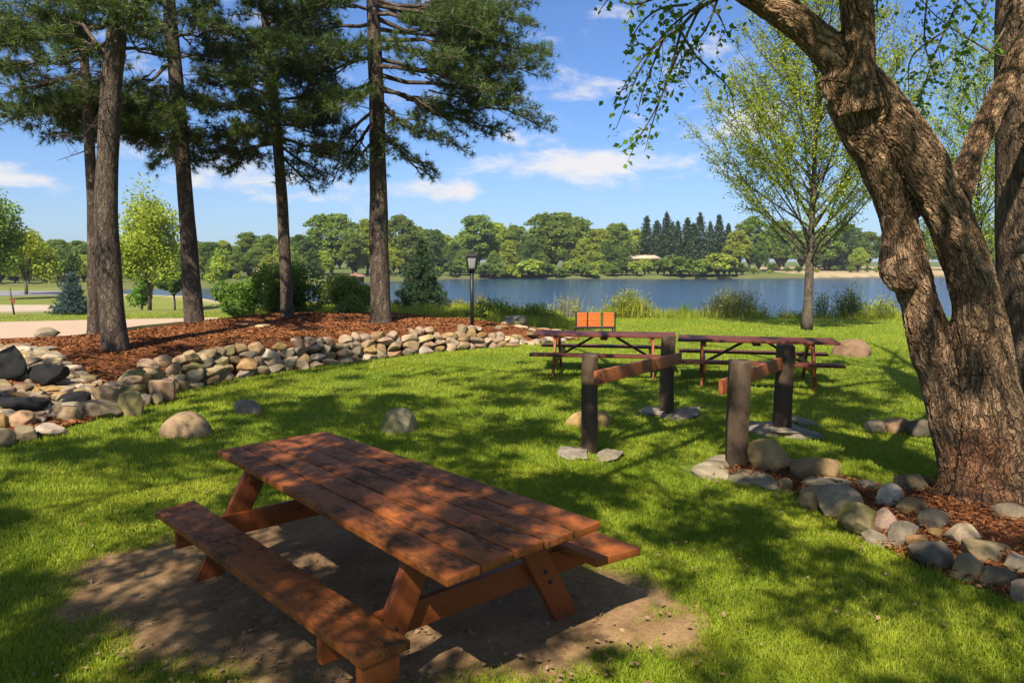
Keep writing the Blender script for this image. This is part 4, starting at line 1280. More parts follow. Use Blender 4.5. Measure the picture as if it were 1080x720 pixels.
    red = np.exp(-((co[:, 2] - gb - .42) / .38) ** 2) * np.exp(-((co[:, 0] - T(1022, 500)[0]) / .22) ** 2) * .85 + .55 * np.exp(-((co[:, 2] - gb) / .25) ** 2)
    burl = T(945, 275, .1); red = red + .45 * np.exp(-(np.linalg.norm(co - burl, axis=1) / .16) ** 2)
    print('trunk verts', nv)
    solid('trunk', (co, Fq, {'bark_co': bc, 'redness': red}), t, M['bark_big'])
    # ---- limbs of the crown overhead
    geo, lf = [], []
    limbs = [np.array([T(520, -190, -1.4), (-2.2, 3.0, 7.0), (-4.5, 1.2, 7.6), (-6.0, -.6, 8.0)]),
             np.array([T(740, -45, -.2), (.6, 3.4, 6.6), (-1.2, .8, 7.4), (-2.8, -1.4, 7.8)]),
             np.array([T(640, -110, -.7), (-.2, 6.4, 7.4), (-2.8, 7.4, 8.4), (-5.2, 8.2, 8.9)]),
             np.array([T(960, -260, .8), (3.2, 8.6, 8.6), (2.0, 11.5, 9.3), (.2, 13.2, 9.6)]),
             np.array([T(915, -120, .2), (2.6, 4.0, 7.4), (1.8, 1.0, 8.2), (.6, -2.0, 8.6)]),
             np.array([T(960, -260, .8), (4.2, 5.0, 9.4), (4.0, 2.0, 10.2), (3.4, -.6, 10.4)]),
             np.array([T(1200, -160, .5), (6.2, 6.6, 8.4), (7.0, 4.0, 9.2), (7.0, 1.4, 9.6)]),
             np.array([T(1200, -160, .5), (6.0, 8.8, 8.8), (6.4, 11.0, 9.6), (5.6, 13.2, 9.9)]),
             np.array([(-.2, 6.4, 7.4), (-.4, 9.0, 8.6), (-1.8, 11.4, 9.6), (-3.4, 12.6, 9.9)])]
    lp = []
    for L in limbs:
        P3, R3 = smooth_path(L, [.085, .06, .04, .015], 24); geo.append(tube(P3, R3, 7, cap=False)); lp.append(P3)
    lp = np.concatenate(lp)
    tsk = np.concatenate([s_[0][s_[0][:, 2] < 4.4] for s_ in skel])[::3]
    # leaf sprays hanging between the limbs; denser where the photograph's lawn lies in shade
    SUNNY = [(60, 425, 120, 35, .7), (350, 378, 160, 14, .6), (990, 478, 70, 50, .75), (1010, 540, 70, 40, .5), (120, 525, 170, 42, .95), (75, 590, 70, 25, .5), (430, 400, 130, 9, .8), (470, 383, 130, 9, 1), (560, 488, 110, 22, .75), (640, 560, 70, 22, .3), (790, 690, 190, 40, .8), (600, 705, 90, 20, .7), (700, 640, 60, 30, .35),
             (700, 465, 60, 14, .7), (905, 395, 90, 14, .9), (870, 430, 60, 8, .5), (560, 440, 60, 10, .5), (720, 520, 50, 18, .6), (960, 470, 30, 12, .7), (900, 570, 60, 18, .4), (1000, 580, 80, 22, .6), (160, 660, 60, 14, .55), (300, 485, 60, 20, .2),
             (250, 690, 60, 15, .3), (560, 660, 100, 12, .5), (330, 405, 120, 7, .6), (195, 448, 30, 12, 1), (820, 620, 100, 20, .5), (690, 585, 60, 14, .4), (320, 500, 60, 25, .35), (600, 545, 80, 20, .25)]
    SHADY = [(300, 432, 170, 14, .6), (120, 470, 90, 14, .5), (40, 660, 100, 60, .9), (880, 500, 90, 40, .8), (600, 415, 110, 12, .5), (640, 455, 90, 10, .4), (760, 560, 120, 30, .5), (930, 620, 120, 25, .4), (430, 590, 170, 75, 1.3), (790, 430, 110, 14, .5), (240, 700, 90, 40, .5), (900, 450, 90, 12, .6), (870, 660, 80, 18, .5), (490, 520, 60, 40, .5)]
    cnt = 0; big = []
    for _ in range(5200):
        gx, gy = R.uniform(-7.5, 8.5), R.uniform(2.0, 15.5)
        d = gy * _c + CH * _s
        px = 540 + F * gx / (gy * _c + CH * _s); py = 360 + F * (CH * _c - gy * _s) / (gy * _c + CH * _s)
        dens = .31
        for (a, b, c, e, k) in SHADY: dens += k * math.exp(-((px - a) / c) ** 2 - ((py - b) / e) ** 2)
        for (a, b, c, e, k) in SUNNY: dens *= 1 - k * math.exp(-((px - a) / c) ** 2 - ((py - b) / e) ** 2)
        if R.random() > dens * .70 * (1 if gy < 11 else .8): continue
        h = R.uniform(5.2, 8.4)
        q = np.array([gx, gy, 0]) + SUN * (h / SUN[2])
        if q[1] > .3 and (q[2] - .6 - CH) / q[1] < .39: q[2] = CH + .6 + q[1] * .39 + R.uniform(0, 1); q = np.array([gx, gy, 0]) + SUN * (q[2] / SUN[2])
        if q[1] > .3 and (q[2] - .45 - CH) / q[1] < .37: continue
        if min(np.linalg.norm((tsk - q) - ((tsk - q) @ SUN)[:, None] * SUN[None], axis=1)) < .42 and R.random() < .62: continue
        cnt += 1
        r = R.uniform(.08, .28)
        n = int(20 + 620 * r)
        u = R.normal(size=(n, 3)) * [r * .62, r * .62, r * .42]
        big.append(q + u)
        k = np.linalg.norm(lp - q, axis=1).argmin()
        m = (lp[k] + q) / 2 + R.normal(size=3) * .15
        geo.append(tube(np.array([lp[k], m, q]), [.014, .009, .004], 3, cap=False))
    # drooping sprays in view: top centre, and right of the fork
    def spray(track, Yd, n, jit=.05, r0=.012):
        p = np.array([A(a, b, 6.3 + Yd + R.uniform(-.1, .1)) for a, b in track]); P3, R3 = smooth_path(p, np.linspace(r0, .0025, len(p)), 14)
        geo.append(tube(P3, R3, 5, cap=False))
        u = R.uniform(.12, 1, n)
        lf.append(along(P3, u) + R.normal(size=(n, 3)) * jit)
        for _ in range(max(2, n // 12)):
            v = R.uniform(.15, .95); s = along(P3, v); e = s + np.array([R.normal() * .12, R.normal() * .12, -R.uniform(.10, .38)])
            geo.append(tube(np.array([s, (s + e) / 2 + R.normal(size=3) * .02, e]), [.0035, .003, .002], 3, cap=False))
            w = R.uniform(0, 1, 9)[:, None]
            lf.append(s + (e - s) * w + R.normal(size=(9, 3)) * jit * .6)
    spray([(830, -40), (770, -8), (738, 8), (716, 30), (690, 48), (668, 75), (646, 112)], 0, 60, r0=.024)
    spray([(738, 8), (716, 55), (700, 95), (688, 130), (680, 160)], .1, 55)
    spray([(716, 30), (735, 60), (768, 92), (775, 120)], -.2, 26)
    spray([(738, 5), (706, 30), (678, 68), (662, 105), (650, 135)], .3, 55)
    spray([(720, 25), (708, 70), (694, 110), (670, 150), (655, 160)], -.1, 45)
    spray([(700, -5), (668, 5), (645, -2), (632, 12)], .1, 24)
    spray([(725, 5), (695, 10), (672, 30), (660, 60)], -.3, 50)
    spray([(760, -10), (745, 30), (722, 60), (712, 90)], .25, 40)
    spray([(745, -5), (760, 20), (768, 40)], .1, 14)
    spray([(700, 40), (680, 90), (672, 120)], .5, 34)
    spray([(1085, 45), (1060, 60), (1020, 40), (985, 15), (965, -10)], .6, 46)
    spray([(1020, -20), (1000, 25), (985, 60), (972, 100), (966, 118)], .9, 60)
    spray([(1050, -15), (1030, 25), (1012, 60), (1000, 92)], 1.1, 60)
    spray([(1060, 30), (1035, 70), (1020, 95), (1010, 110)], .7, 40)
    spray([(935, -20), (925, 5), (930, 25)], .8, 14)
    spray([(1000, -20), (1030, 15), (1052, 45)], .8, 40)
    spray([(980, -20), (975, 40), (985, 80)], 1.3, 40)
    spray([(1000, 30), (962, 60), (958, 100)], .9, 20)
    pts = np.concatenate(lf)
    solid('limbs', join(geo), t, M['bark_thin'])
    bg_ = np.concatenate(big); sz = np.r_[np.full(len(pts), .056), np.full(len(bg_), .078)]; pts = np.concatenate([pts, bg_])
    solid('crown', leaves(pts, sz, .25, .68), t, M['leaf_big'], False)
    print('canopy clusters', cnt, 'leaves', len(pts))


big_tree()


def rear_trunk():
    Y = 8.1
    b = P(1094, 470); o = A(1094, 470, Y)
    t = thing('rear_tree', 'straight rough trunk standing behind the massive leaning tree at the right edge', 'tree', (float(o[0]), Y, gz(o[0], Y)))
    tr = [(1096, 500), (1095, 420), (1089, 330), (1086, 220), (1084, 120), (1084, 20), (1090, -120), (1095, -330)]
    p = [A(a, c, Y) for a, c in tr]; p[0][2] = gz(o[0], Y) - .1
    P3, R3 = smooth_path(p, [w / 2 / ppm(Y) for w in (84, 70, 64, 60, 58, 58, 50, 22)], 70)
    V, fs, at = tube(P3, R3, 72, lump=.03)
    at['redness'] = np.zeros(len(V))
    solid('trunk', (V, fs, at), t, M['bark_rear'])
    geo, lf = [], []
    for i in range(16):
        a = i * 2.4; s = along(P3, R.uniform(.72, 1)); r = R.uniform(1.2, 3)
        e = s + [math.cos(a) * r, math.sin(a) * r, R.uniform(.4, 2)]
        if (min(e[2], s[2]) - .8 - CH) / max(e[1], .5) < .36: continue
        geo.append(tube(np.array([s, (s + e) / 2 + [0, 0, .2], e]), [.05, .03, .01], 5, cap=False))
        for _ in range(12):
            q = s + (e - s) * R.uniform(.4, 1.1) + R.normal(size=3) * .4
            if (q[2] - .5 - CH) / q[1] < .37: continue
            lf.append(q + R.normal(size=(40, 3)) * .25)
    solid('limbs', join(geo), t, M['bark_thin'])
    solid('crown', leaves(np.concatenate(lf), .06, .25, .68), t, M['leaf_big'], False)


M['bark_rear'] = barkmat('furrowed grey brown bark', (0.22, 0.155, 0.10), (0.115, 0.078, 0.05), (0.03, 0.022, 0.016), 11, .33, bump=1.0, depth=.05)
rear_trunk()
#PART4

# ------------------------------------------------------------------ spruces, shrubs and weeds near the shore
def spruce_geo(H, r, n, size, seed):
    lf, geo = [], []
    geo.append(tube(np.array([[0, 0, -.1], [0, 0, H * .5], [0, 0, H * .98]]), [.05 * H / 2.4, .03 * H / 2.4, .006], 7))
    C0, D0 = [], []
    tiers = int(H / .16)
    for i in range(tiers):
        z = .08 * H + (H * .92) * i / tiers
        rr = r * (1 - (z / H) ** 1.15) * R.uniform(.85, 1.1) + .03
        nb = max(5, int(9 * (1 - z / H) + 4)); a0 = R.uniform(0, 6)
        for j in range(nb):
            a = a0 + 2 * np.pi * j / nb + R.uniform(-.2, .2); q = rr * R.uniform(.75, 1.15)
            e = np.array([math.cos(a) * q, math.sin(a) * q, z - .12 * q + .06]); s = np.array([0, 0, z + .05 * q])
            if q > .15: geo.append(tube(np.array([s, e]), [.012, .004], 3, cap=False))
            k = max(4, int(q * n))
            u = R.uniform(.15, 1.0, k)[:, None]
            c = s + (e - s) * u + R.normal(size=(k, 3)) * [.05, .05, .025] * (1 + q)
            C0.append(c); D0.append(np.tile(unit(e - s + [0, 0, .25 * q]), (k, 1)) + R.normal(size=(k, 3)) * .5)
    return join(geo), np.concatenate(C0), np.concatenate(D0)


def spruce(px, Y, base_py, top_py, halfw_px, mat, label, seed):
    o = A(px, base_py, Y); o[2] = gz(o[0], Y); H = A(px, top_py, Y)[2] - o[2]; r = halfw_px / ppm(Y)
    t = thing('spruce_tree', label, 'spruce', tuple(map(float, o)))
    g, c, d = spruce_geo(H, r, 34, .1, seed)
    solid('trunk', (g[0] + o, g[1], g[2]), t, M['bark_thin'])
    solid('crown', needles(c + o, d, .13, 16, .022, .7), t, M[mat], False)


spruce(77, 29.5, 328, 287, 20, 'blue_spruce', 'low broad blue green spruce on the grass left of the twin pine trunks', 1)
spruce(445, 26.0, 334, 252, 31, 'spruce', 'dark green conical spruce on the bank left of the lamp post', 2)


def leafy(name, label, cat, px, Y, base_py, top_py, halfw_px, mat, n, leaf, lobes=7, stems=6, depth=.8, low=.0, group=None, stem_mat='bark_thin', sp=.55, trunk=None, open_=.0):
    o = A(px, base_py, Y); o[2] = gz(o[0], Y); H = A(px, top_py, Y)[2] - o[2]; w = halfw_px / ppm(Y)
    t = thing(name, label, cat, tuple(map(float, o)), group)
    L = []
    for i in range(lobes):
        a = i * 2.4 + R.uniform(-.4, .4); rr = math.sqrt(R.uniform(0, 1)) * .62
        z = (low + (1 - low) * R.uniform(.28, .78))
        s = R.uniform(.30, .48)
        L.append((math.cos(a) * rr * w, math.sin(a) * rr * w * depth, z * H, s * w, s * w * depth, min(s * 1.0 * w, s * H * (1 - low)) * .9))
    L.append((0, 0, (low + (1 - low) * .72) * H, .45 * w, .45 * w * depth, .30 * H * (1 - low)))
    geo = []
    pts = []
    per = n // len(L)
    for (x, y, z, a, b, c) in L:
        d = unit(R.normal(size=(per, 3))); q = R.uniform(sp, 1.05, per)[:, None] ** .7
        k = vnoise(d[:, 0] * 3 + x * 7, d[:, 1] * 3 + d[:, 2] * 3, 1.3, 3)
        keep = k > (.22 + open_)
        pp = np.array([x, y, z]) + d * q * [a, b, c] * (1 + .25 * (k - .5))[:, None]
        pts.append(pp[keep])
        s0 = np.array([R.normal() * .05 * w, R.normal() * .05 * w, -.05]) if trunk is None else np.array([0, 0, trunk * H])
        geo.append(tube(np.array([s0, (s0 + [x, y, z]) / 2 + R.normal(size=3) * .06 * w, [x, y, z + c * .6]]), np.array([.02, .014, .004]) * max(1, w * .8), 5, cap=False))
        for _ in range(4):
            e = np.array([x, y, z]) + unit(R.normal(size=3)) * [a, b, c] * .95
            geo.append(tube(np.array([[x, y, z - c * .3], e]), np.array([.009, .003]) * max(1, w * .6), 3, cap=False))
    if trunk is not None:
        geo.append(tube(np.array([[0, 0, -.1], [.02 * w, 0, trunk * H * .6], [0, 0, trunk * H * 1.15]]), [.05 * w, .04 * w, .03 * w], 9))
    pts = np.concatenate(pts)
    pts = pts[pts[:, 2] > .03]
    g = join(geo); solid('stems' if trunk is None else 'trunk', (g[0] + o, g[1], g[2]), t, M[stem_mat])
    solid('crown' if trunk is not None else 'leaves', leaves(pts + o, leaf, .25, .6), t, M[mat], False)
    return t


leafy('shrub', 'big dark green rounded shrub behind the crooked pine', 'shrub', 300, 22.8, 340, 281, 44, 'shrub_dark', 12000, .09, lobes=11)
leafy('shrub', 'spreading green shrub between the middle pine and the crooked pine', 'shrub', 254, 24.2, 340, 298, 34, 'shrub_dark', 8000, .09, lobes=9)
leafy('shrub', 'light yellow green shrub just left of the tallest pine trunk', 'shrub', 366, 21.2, 338, 290, 34, 'shrub_light', 9000, .09, lobes=9)
leafy('shrub', 'small dusty green bush at the foot of the light shrub', 'shrub', 362, 20.6, 336, 318, 17, 'shrub_light', 1500, .06, open_=.15)
leafy('round_tree', 'round crowned spring tree with thin trunk behind the path', 'tree', 158, 36, 330, 186, 46, 'far_b', 12000, .15, lobes=18, low=.05, trunk=.20, sp=.3, open_=.0)
leafy('round_tree', 'dark low tree beside the round crowned spring tree', 'tree', 184, 40, 322, 258, 24, 'far_c', 4500, .15, lobes=8, low=.06, trunk=.2)
leafy('leafy_tree', 'light green tree cut by the left edge of the picture', 'tree', -4, 40, 322, 192, 44, 'far_a', 9000, .16, lobes=12, low=.06, trunk=.2, sp=.3)
leafy('leafy_tree', 'small yellow green tree beyond the path at the left edge', 'tree', 28, 46, 316, 238, 36, 'far_b', 6000, .17, lobes=10, low=.08, trunk=.2, sp=.3)


leafy('shrub', 'rough green thicket beside the round spring tree trunk', 'shrub', 150, 38, 328, 290, 18, 'shrub_dark', 3000, .12)
leafy('leafy_tree', 'slim yellow green tree by the water right of the middle pine', 'tree', 232, 70, 310, 262, 16, 'far_b', 3000, .2, lobes=8, low=.12, trunk=.25, sp=.3)
leafy('leafy_tree', 'dark leafy tree left of the twin pine trunks', 'tree', 62, 75, 305, 256, 24, 'far_c', 4000, .25, lobes=9, low=.08, trunk=.2, sp=.3)
# weeds: clumps of blades and leafy stems
def weed(name, label, cat, px, Y, top_py, halfw_px, kinds, n, base_py=None):
    x0 = A(px, 330, Y)[0]; z0 = gz(x0, Y); H = A(px, top_py, Y)[2] - z0; w = halfw_px / ppm(Y)
    t = thing(name, label, cat, (float(x0), Y, z0), 'weeds along the near shore')
    o = np.array([x0, Y, z0])
    first = True
    for (mat, frac, hh, kind) in kinds:
        m = int(n * frac)
        x = np.clip(R.normal(size=m) * .5, -1.15, 1.15) * w; y = R.normal(size=m) * .4 * w * .7
        c = np.c_[x, y, np.zeros(m)] + o
        c[:, 2] = ground_z(c[:, 0], c[:, 1])
        env = (1 - .55 * (np.abs(x) / (w * 1.15)) ** 1.5)
        if kind == 'blade':
            solid('blades' if mat != 'dry_weed' else 'dry_stems', blades(c, H * hh * env * R.uniform(.5, 1.05, m), .022 if mat != 'dry_weed' else .014, .35), t, M[mat], False)
        else:
            pts, st = [], []
            for i in range(min(m, max(9, m // 12))):
                h = H * hh * env[i] * R.uniform(.6, 1.05); e = c[i] + [R.normal() * .12, R.normal() * .12, h]
                st.append(tube(np.array([c[i], e]), [.010, .004], 3, cap=False))
                u = R.uniform(.15, 1, 24)[:, None]; pts.append(c[i] + (e - c[i]) * u + R.normal(size=(24, 3)) * [.10, .10, .06])
            if st:
                solid('stems', join(st), t, M['bark_thin'])
                solid('leaves', leaves(np.concatenate(pts), .085, .2, .5), t, M[mat], False)


weed('shore_weed', 'bright yellow green clump of shore weeds right of the park bench', 'weed', 664, 27.8, 303, 27, [('weed', .55, 1, 'leaf'), ('weed', .45, .95, 'blade')], 1500)
weed('shore_weed', 'large mixed clump of weeds with brownish tops left of the young tree', 'weed', 772, 28.2, 300, 33, [('weed', .5, .9, 'leaf'), ('dry_weed', .14, 1.1, 'blade'), ('shrub_dark', .3, .75, 'leaf')], 2400)
weed('shore_weed', 'dark reed tuft standing alone between two weed clumps', 'weed', 721, 28.2, 316, 12, [('shrub_dark', 1, 1, 'blade')], 420)
weed('shore_weed', 'thin green weed beside the young tree trunk', 'weed', 868, 28.4, 305, 8, [('shrub_light', 1, 1, 'leaf')], 420)
weed('shore_weed', 'dark green bushy weed right of the young tree', 'weed', 896, 28.2, 299, 17, [('shrub_dark', 1, 1, 'leaf')], 1100)
weed('shore_weed', 'low yellow weeds against the massive tree at the lake edge', 'weed', 930, 28.2, 314, 28, [('weed', 1, 1, 'leaf')], 1300)
weed('shore_weed', 'low yellow weeds under the young tree', 'weed', 834, 28.6, 326, 24, [('weed', 1, 1, 'leaf')], 500)
weed('shore_weed', 'tall pale weed stems behind the park bench', 'weed', 600, 28.4, 300, 26, [('dry_weed', .5, 1, 'blade'), ('weed', .5, .75, 'leaf')], 360)
weed('shore_weed', 'tangled green weeds right of the lamp post', 'weed', 524, 23.6, 314, 26, [('shrub_dark', .5, 1, 'leaf'), ('weed', .5, .8, 'leaf')], 900)
weed('shore_weed', 'feathery pale weed just right of the lamp post', 'weed', 508, 26.5, 303, 10, [('dry_weed', .6, 1, 'blade'), ('weed', .4, .7, 'leaf')], 260)
weed('shore_weed', 'rough green weeds left of the park bench', 'weed', 566, 24.4, 320, 24, [('weed', .7, 1, 'leaf'), ('shrub_dark', .3, .9, 'leaf')], 900)
weed('shore_weed', 'pale dry weeds left of the lamp post at the water', 'weed', 484, 28.0, 309, 12, [('dry_weed', .5, 1, 'blade'), ('weed', .5, .8, 'leaf')], 300)
weed('shore_weed', 'low green weeds between the reed tuft and the bright clump', 'weed', 697, 28.8, 326, 20, [('weed', 1, 1, 'leaf')], 420)
weed('shore_weed', 'low weeds at the water right of the tall pine', 'weed', 452, 24.5, 322, 30, [('weed', .8, 1, 'leaf'), ('weed', .2, 1, 'blade')], 900)

# ------------------------------------------------------------------ far shore: houses
def house(px, Y, w_px, wall_py, eave_py, ridge_py, label, wall='house_wall', roof='roof_tan', nwin=4, z=None):
    o = A(px, 285, Y); o[2] = gz(o[0], Y) if z is None else z
    w = w_px / ppm(Y); ze = A(px, eave_py, Y)[2]; zr = A(px, ridge_py, Y)[2]; d = w * .45
    t = thing('lake_house', label, 'house', tuple(map(float, o)))
    x0, x1 = o[0] - w / 2, o[0] + w / 2; y0, y1 = Y, Y + d
    c8 = [(x0, y0, o[2] - .5), (x1, y0, o[2] - .5), (x1, y1, o[2] - .5), (x0, y1, o[2] - .5), (x0, y0, ze), (x1, y0, ze), (x1, y1, ze), (x0, y1, ze)]
    g = prism(c8, 0); solid('wall', g, t, M[wall], False)
    ov = .6
    V = np.array([(x0 - ov, y0 - ov, ze + .01), (x1 + ov, y0 - ov, ze + .01), (x1 + ov, y1 + ov, ze + .01), (x0 - ov, y1 + ov, ze + .01), (x0 + d * .2, (y0 + y1) / 2, zr), (x1 - d * .2, (y0 + y1) / 2, zr)])
    rf = solid('roof', (V, [np.array([[0, 1, 5, 4], [2, 3, 4, 5], [3, 2, 1, 0]]), np.array([[1, 2, 5], [3, 0, 4]])], {}), t, M[roof], False)
    cx = o[0] + w * .1
    cg = prism([(cx - .2, y0 + d * .5, ze + .2), (cx + .2, y0 + d * .5, ze + .2), (cx + .2, y0 + d * .5 + .7, ze + .2), (cx - .2, y0 + d * .5 + .7, ze + .2), (cx - .2, y0 + d * .5, zr + .15), (cx + .2, y0 + d * .5, zr + .15), (cx + .2, y0 + d * .5 + .7, zr + .15), (cx - .2, y0 + d * .5 + .7, zr + .15)], 0)
    ch = solid('chimney', cg, t, M['house_brick'], False); ch.parent = rf
    for i in range(nwin):
        xx = x0 + w * (i + .6) / (nwin + .2)
        zz = ze - .9 if ze - o[2] < 3.4 else ze - 1.3
        solid('window', prism([(xx - .5, y0 - .05, zz - .5), (xx + .5, y0 - .05, zz - .5), (xx + .5, y0 + .02, zz - .5), (xx - .5, y0 + .02, zz - .5), (xx - .5, y0 - .05, zz + .5), (xx + .5, y0 - .05, zz + .5), (xx + .5, y0 + .02, zz + .5), (xx - .5, y0 + .02, zz + .5)], 0), t, M['window'], False)


house(678, 172, 34, 281, 273, 269, 'low brown house with tan roof above the far bank right of centre', 'house_brick', 'roof_tan', 5)
house(488, 182, 26, 281, 272.5, 269.5, 'long cream house seen just left of the lantern on the far shore', 'house_wall', 'roof_tan', 4)
house(462, 176, 18, 284, 274, 271, 'small pale house behind the dark conical spruce', 'house_wall', 'roof_tan', 3)
house(268, 112, 15, 296, 287, 283, 'small cream pavilion with brown roof on the left far shore', 'house_brick', 'roof_tan', 2)
house(72, 92, 15, 297, 291, 286.5, 'tan roofed house among trees behind the blue green spruce', 'house_wall', 'roof_tan', 2)
house(372, 96, 20, 299, 292, 289, 'low red brown house behind the light shrub', 'house_brick', 'roof_brown', 3)
house(738, 176, 12, 282, 274, 271.5, 'small tan house half hidden below the far conifers', 'house_wall', 'roof_tan', 2)

# ------------------------------------------------------------------ far shore: trees, one prototype of each kind, then copies
def proto_broad(mat, H, w, n, leaf, low, seed, lobes=11, open_=.02):
    cr, tr = [], []
    L = []
    for i in range(lobes):
        a = i * 2.4 + R.uniform(-.5, .5); u = (i + .5) / lobes
        z = low + (1 - low) * (.2 + .68 * u); rr = .62 * w * math.sin(math.pi * min(.95, .25 + .68 * u)) * R.uniform(.55, 1.05)
        s = w * R.uniform(.20, .36) * (1.15 - .45 * u)
        L.append((math.cos(a) * rr, math.sin(a) * rr, z * H, s, s, s * R.uniform(.6, .85)))
    L.append((0, 0, H * (low + (1 - low) * .55), w * .5, w * .5, H * (1 - low) * .35))
    per = n // len(L)
    for (x, y, z, a, b, c) in L:
        d = unit(R.normal(size=(per, 3))); d[:, 2] = np.where(d[:, 2] < -.55, -d[:, 2], d[:, 2])
        k = vnoise(d[:, 0] * 2.4 + x, d[:, 1] * 2.4 + d[:, 2] * 2 + y, 1.4, 5)
        q = R.uniform(.35, 1.05, per)[:, None] ** .55 * (1 + .7 * (k - .5))[:, None]
        keep = k > .24 + open_
        cr.append((np.array([x, y, z]) + d * q * [a, b, c])[keep])
        tr.append(tube(np.array([[0, 0, low * H * .9], [x * .4, y * .4, (low * H + z) * .5], [x, y, z + c * .5]]), [.16 * w / 5, .10 * w / 5, .02], 5, cap=False))
    tr.append(tube(np.array([[0, 0, -.8], [.1, 0, low * H * .5], [0, 0, low * H * 1.1]]), [.32 * w / 5, .26 * w / 5, .20 * w / 5], 8))
    P0 = np.concatenate(cr)
    return mesh(*leaves(P0, leaf, .15, .75)), mesh(*join(tr))


def proto_con(H, w, n, seed):
    C0, D0 = [], []
    tiers = 26
    for i in range(tiers):
        u = i / tiers; z = H * (.10 + .9 * u); rr = w * (1 - u) ** .85 * R.uniform(.8, 1.12) + .1
        k = max(5, int(n / tiers * (1 - u * .7)))
        a = R.uniform(0, 6.28, k); q = R.uniform(.1, 1, k) ** .6 * rr * (1 + .45 * np.sin(a * 4 + i * 1.7))
        C0.append(np.c_[np.cos(a) * q, np.sin(a) * q, z - .35 * q + R.normal(size=k) * .22])
    P0 = np.concatenate(C0)
    tr = tube(np.array([[0, 0, -.6], [0, 0, H * .96]]), [.3, .03], 7)
    g = leaves(P0, .62, .9, .5)
    return mesh(*g), mesh(*tr)


PB = [proto_broad('far_a', 12, 5.2, 12000, .36, .08, i, 26, .04) for i in range(3)] + [proto_broad('far_a', 12, 4.2, 9500, .34, .12, i + 5, 22, .12) for i in range(2)]
PC = [proto_con(12, 2.7 + .45 * i, 3400 + 500 * i, i) for i in range(4)]
PS = [proto_broad('far_a', 3, 2.4, 1500, .36, .06, 20 + i, 7) for i in range(2)]
TONES = {'a': ('far_a', 'mid green'), 'b': ('far_b', 'yellow green'), 'c': ('far_c', 'dark green')}
M['bark_far'] = plainmat('far bark', (0.07, 0.055, 0.042), .95, 0, .2, 2, .05)
COPY = {}


def variant(kind, idx, tone):
    key = (kind, idx, tone)
    if key not in COPY:
        cm, tm = {'broad': PB, 'con': PC, 'shrub': PS}[kind][idx]
        cm = cm.copy(); tm = tm.copy(); cm.materials.clear(); tm.materials.clear()
        cm.materials.append(M['far_con'] if kind == 'con' else M[TONES[tone][0]]); tm.materials.append(M['bark_far'])
        cm.polygons.foreach_set('use_smooth', np.zeros(len(cm.polygons), bool))
        COPY[key] = (bpy.data.objects.new('crown', cm), bpy.data.objects.new('trunk', tm))
    return COPY[key]


FAR = []


def far_tree(px, Y, top_py, wscale, tone, kind='broad', idx=0, zb=None):
    o = A(px, 285, Y); o[2] = gz(o[0], Y) - .05 if zb is None else zb
    H = A(px, top_py, Y)[2] - o[2]
    base = {'broad': 12, 'con': 12, 'shrub': 3}[kind]
    s = H / base * .97
    name = {'broad': 'lakeside_tree', 'con': 'conifer_tree', 'shrub': 'shore_shrub'}[kind]
    t = thing(name, 'tree', {'broad': 'tree', 'con': 'conifer', 'shrub': 'shrub'}[kind], tuple(map(float, o)), {'broad': 'broadleaf trees along the far shore', 'con': 'conifers along the far shore', 'shrub': 'shrubs along the far waterline'}[kind])
    t.scale = (s * wscale, s * wscale, s); t.rotation_euler = (0, 0, R.uniform(0, 6.28))
    for src in variant(kind, idx, tone):
        c = src.copy(); C.objects.link(c); c.parent = t
        if kind == 'shrub': c.name = 'leaves' if src.name.startswith('crown') else 'stems'
    FAR.append((px, Y, kind, tone, t))


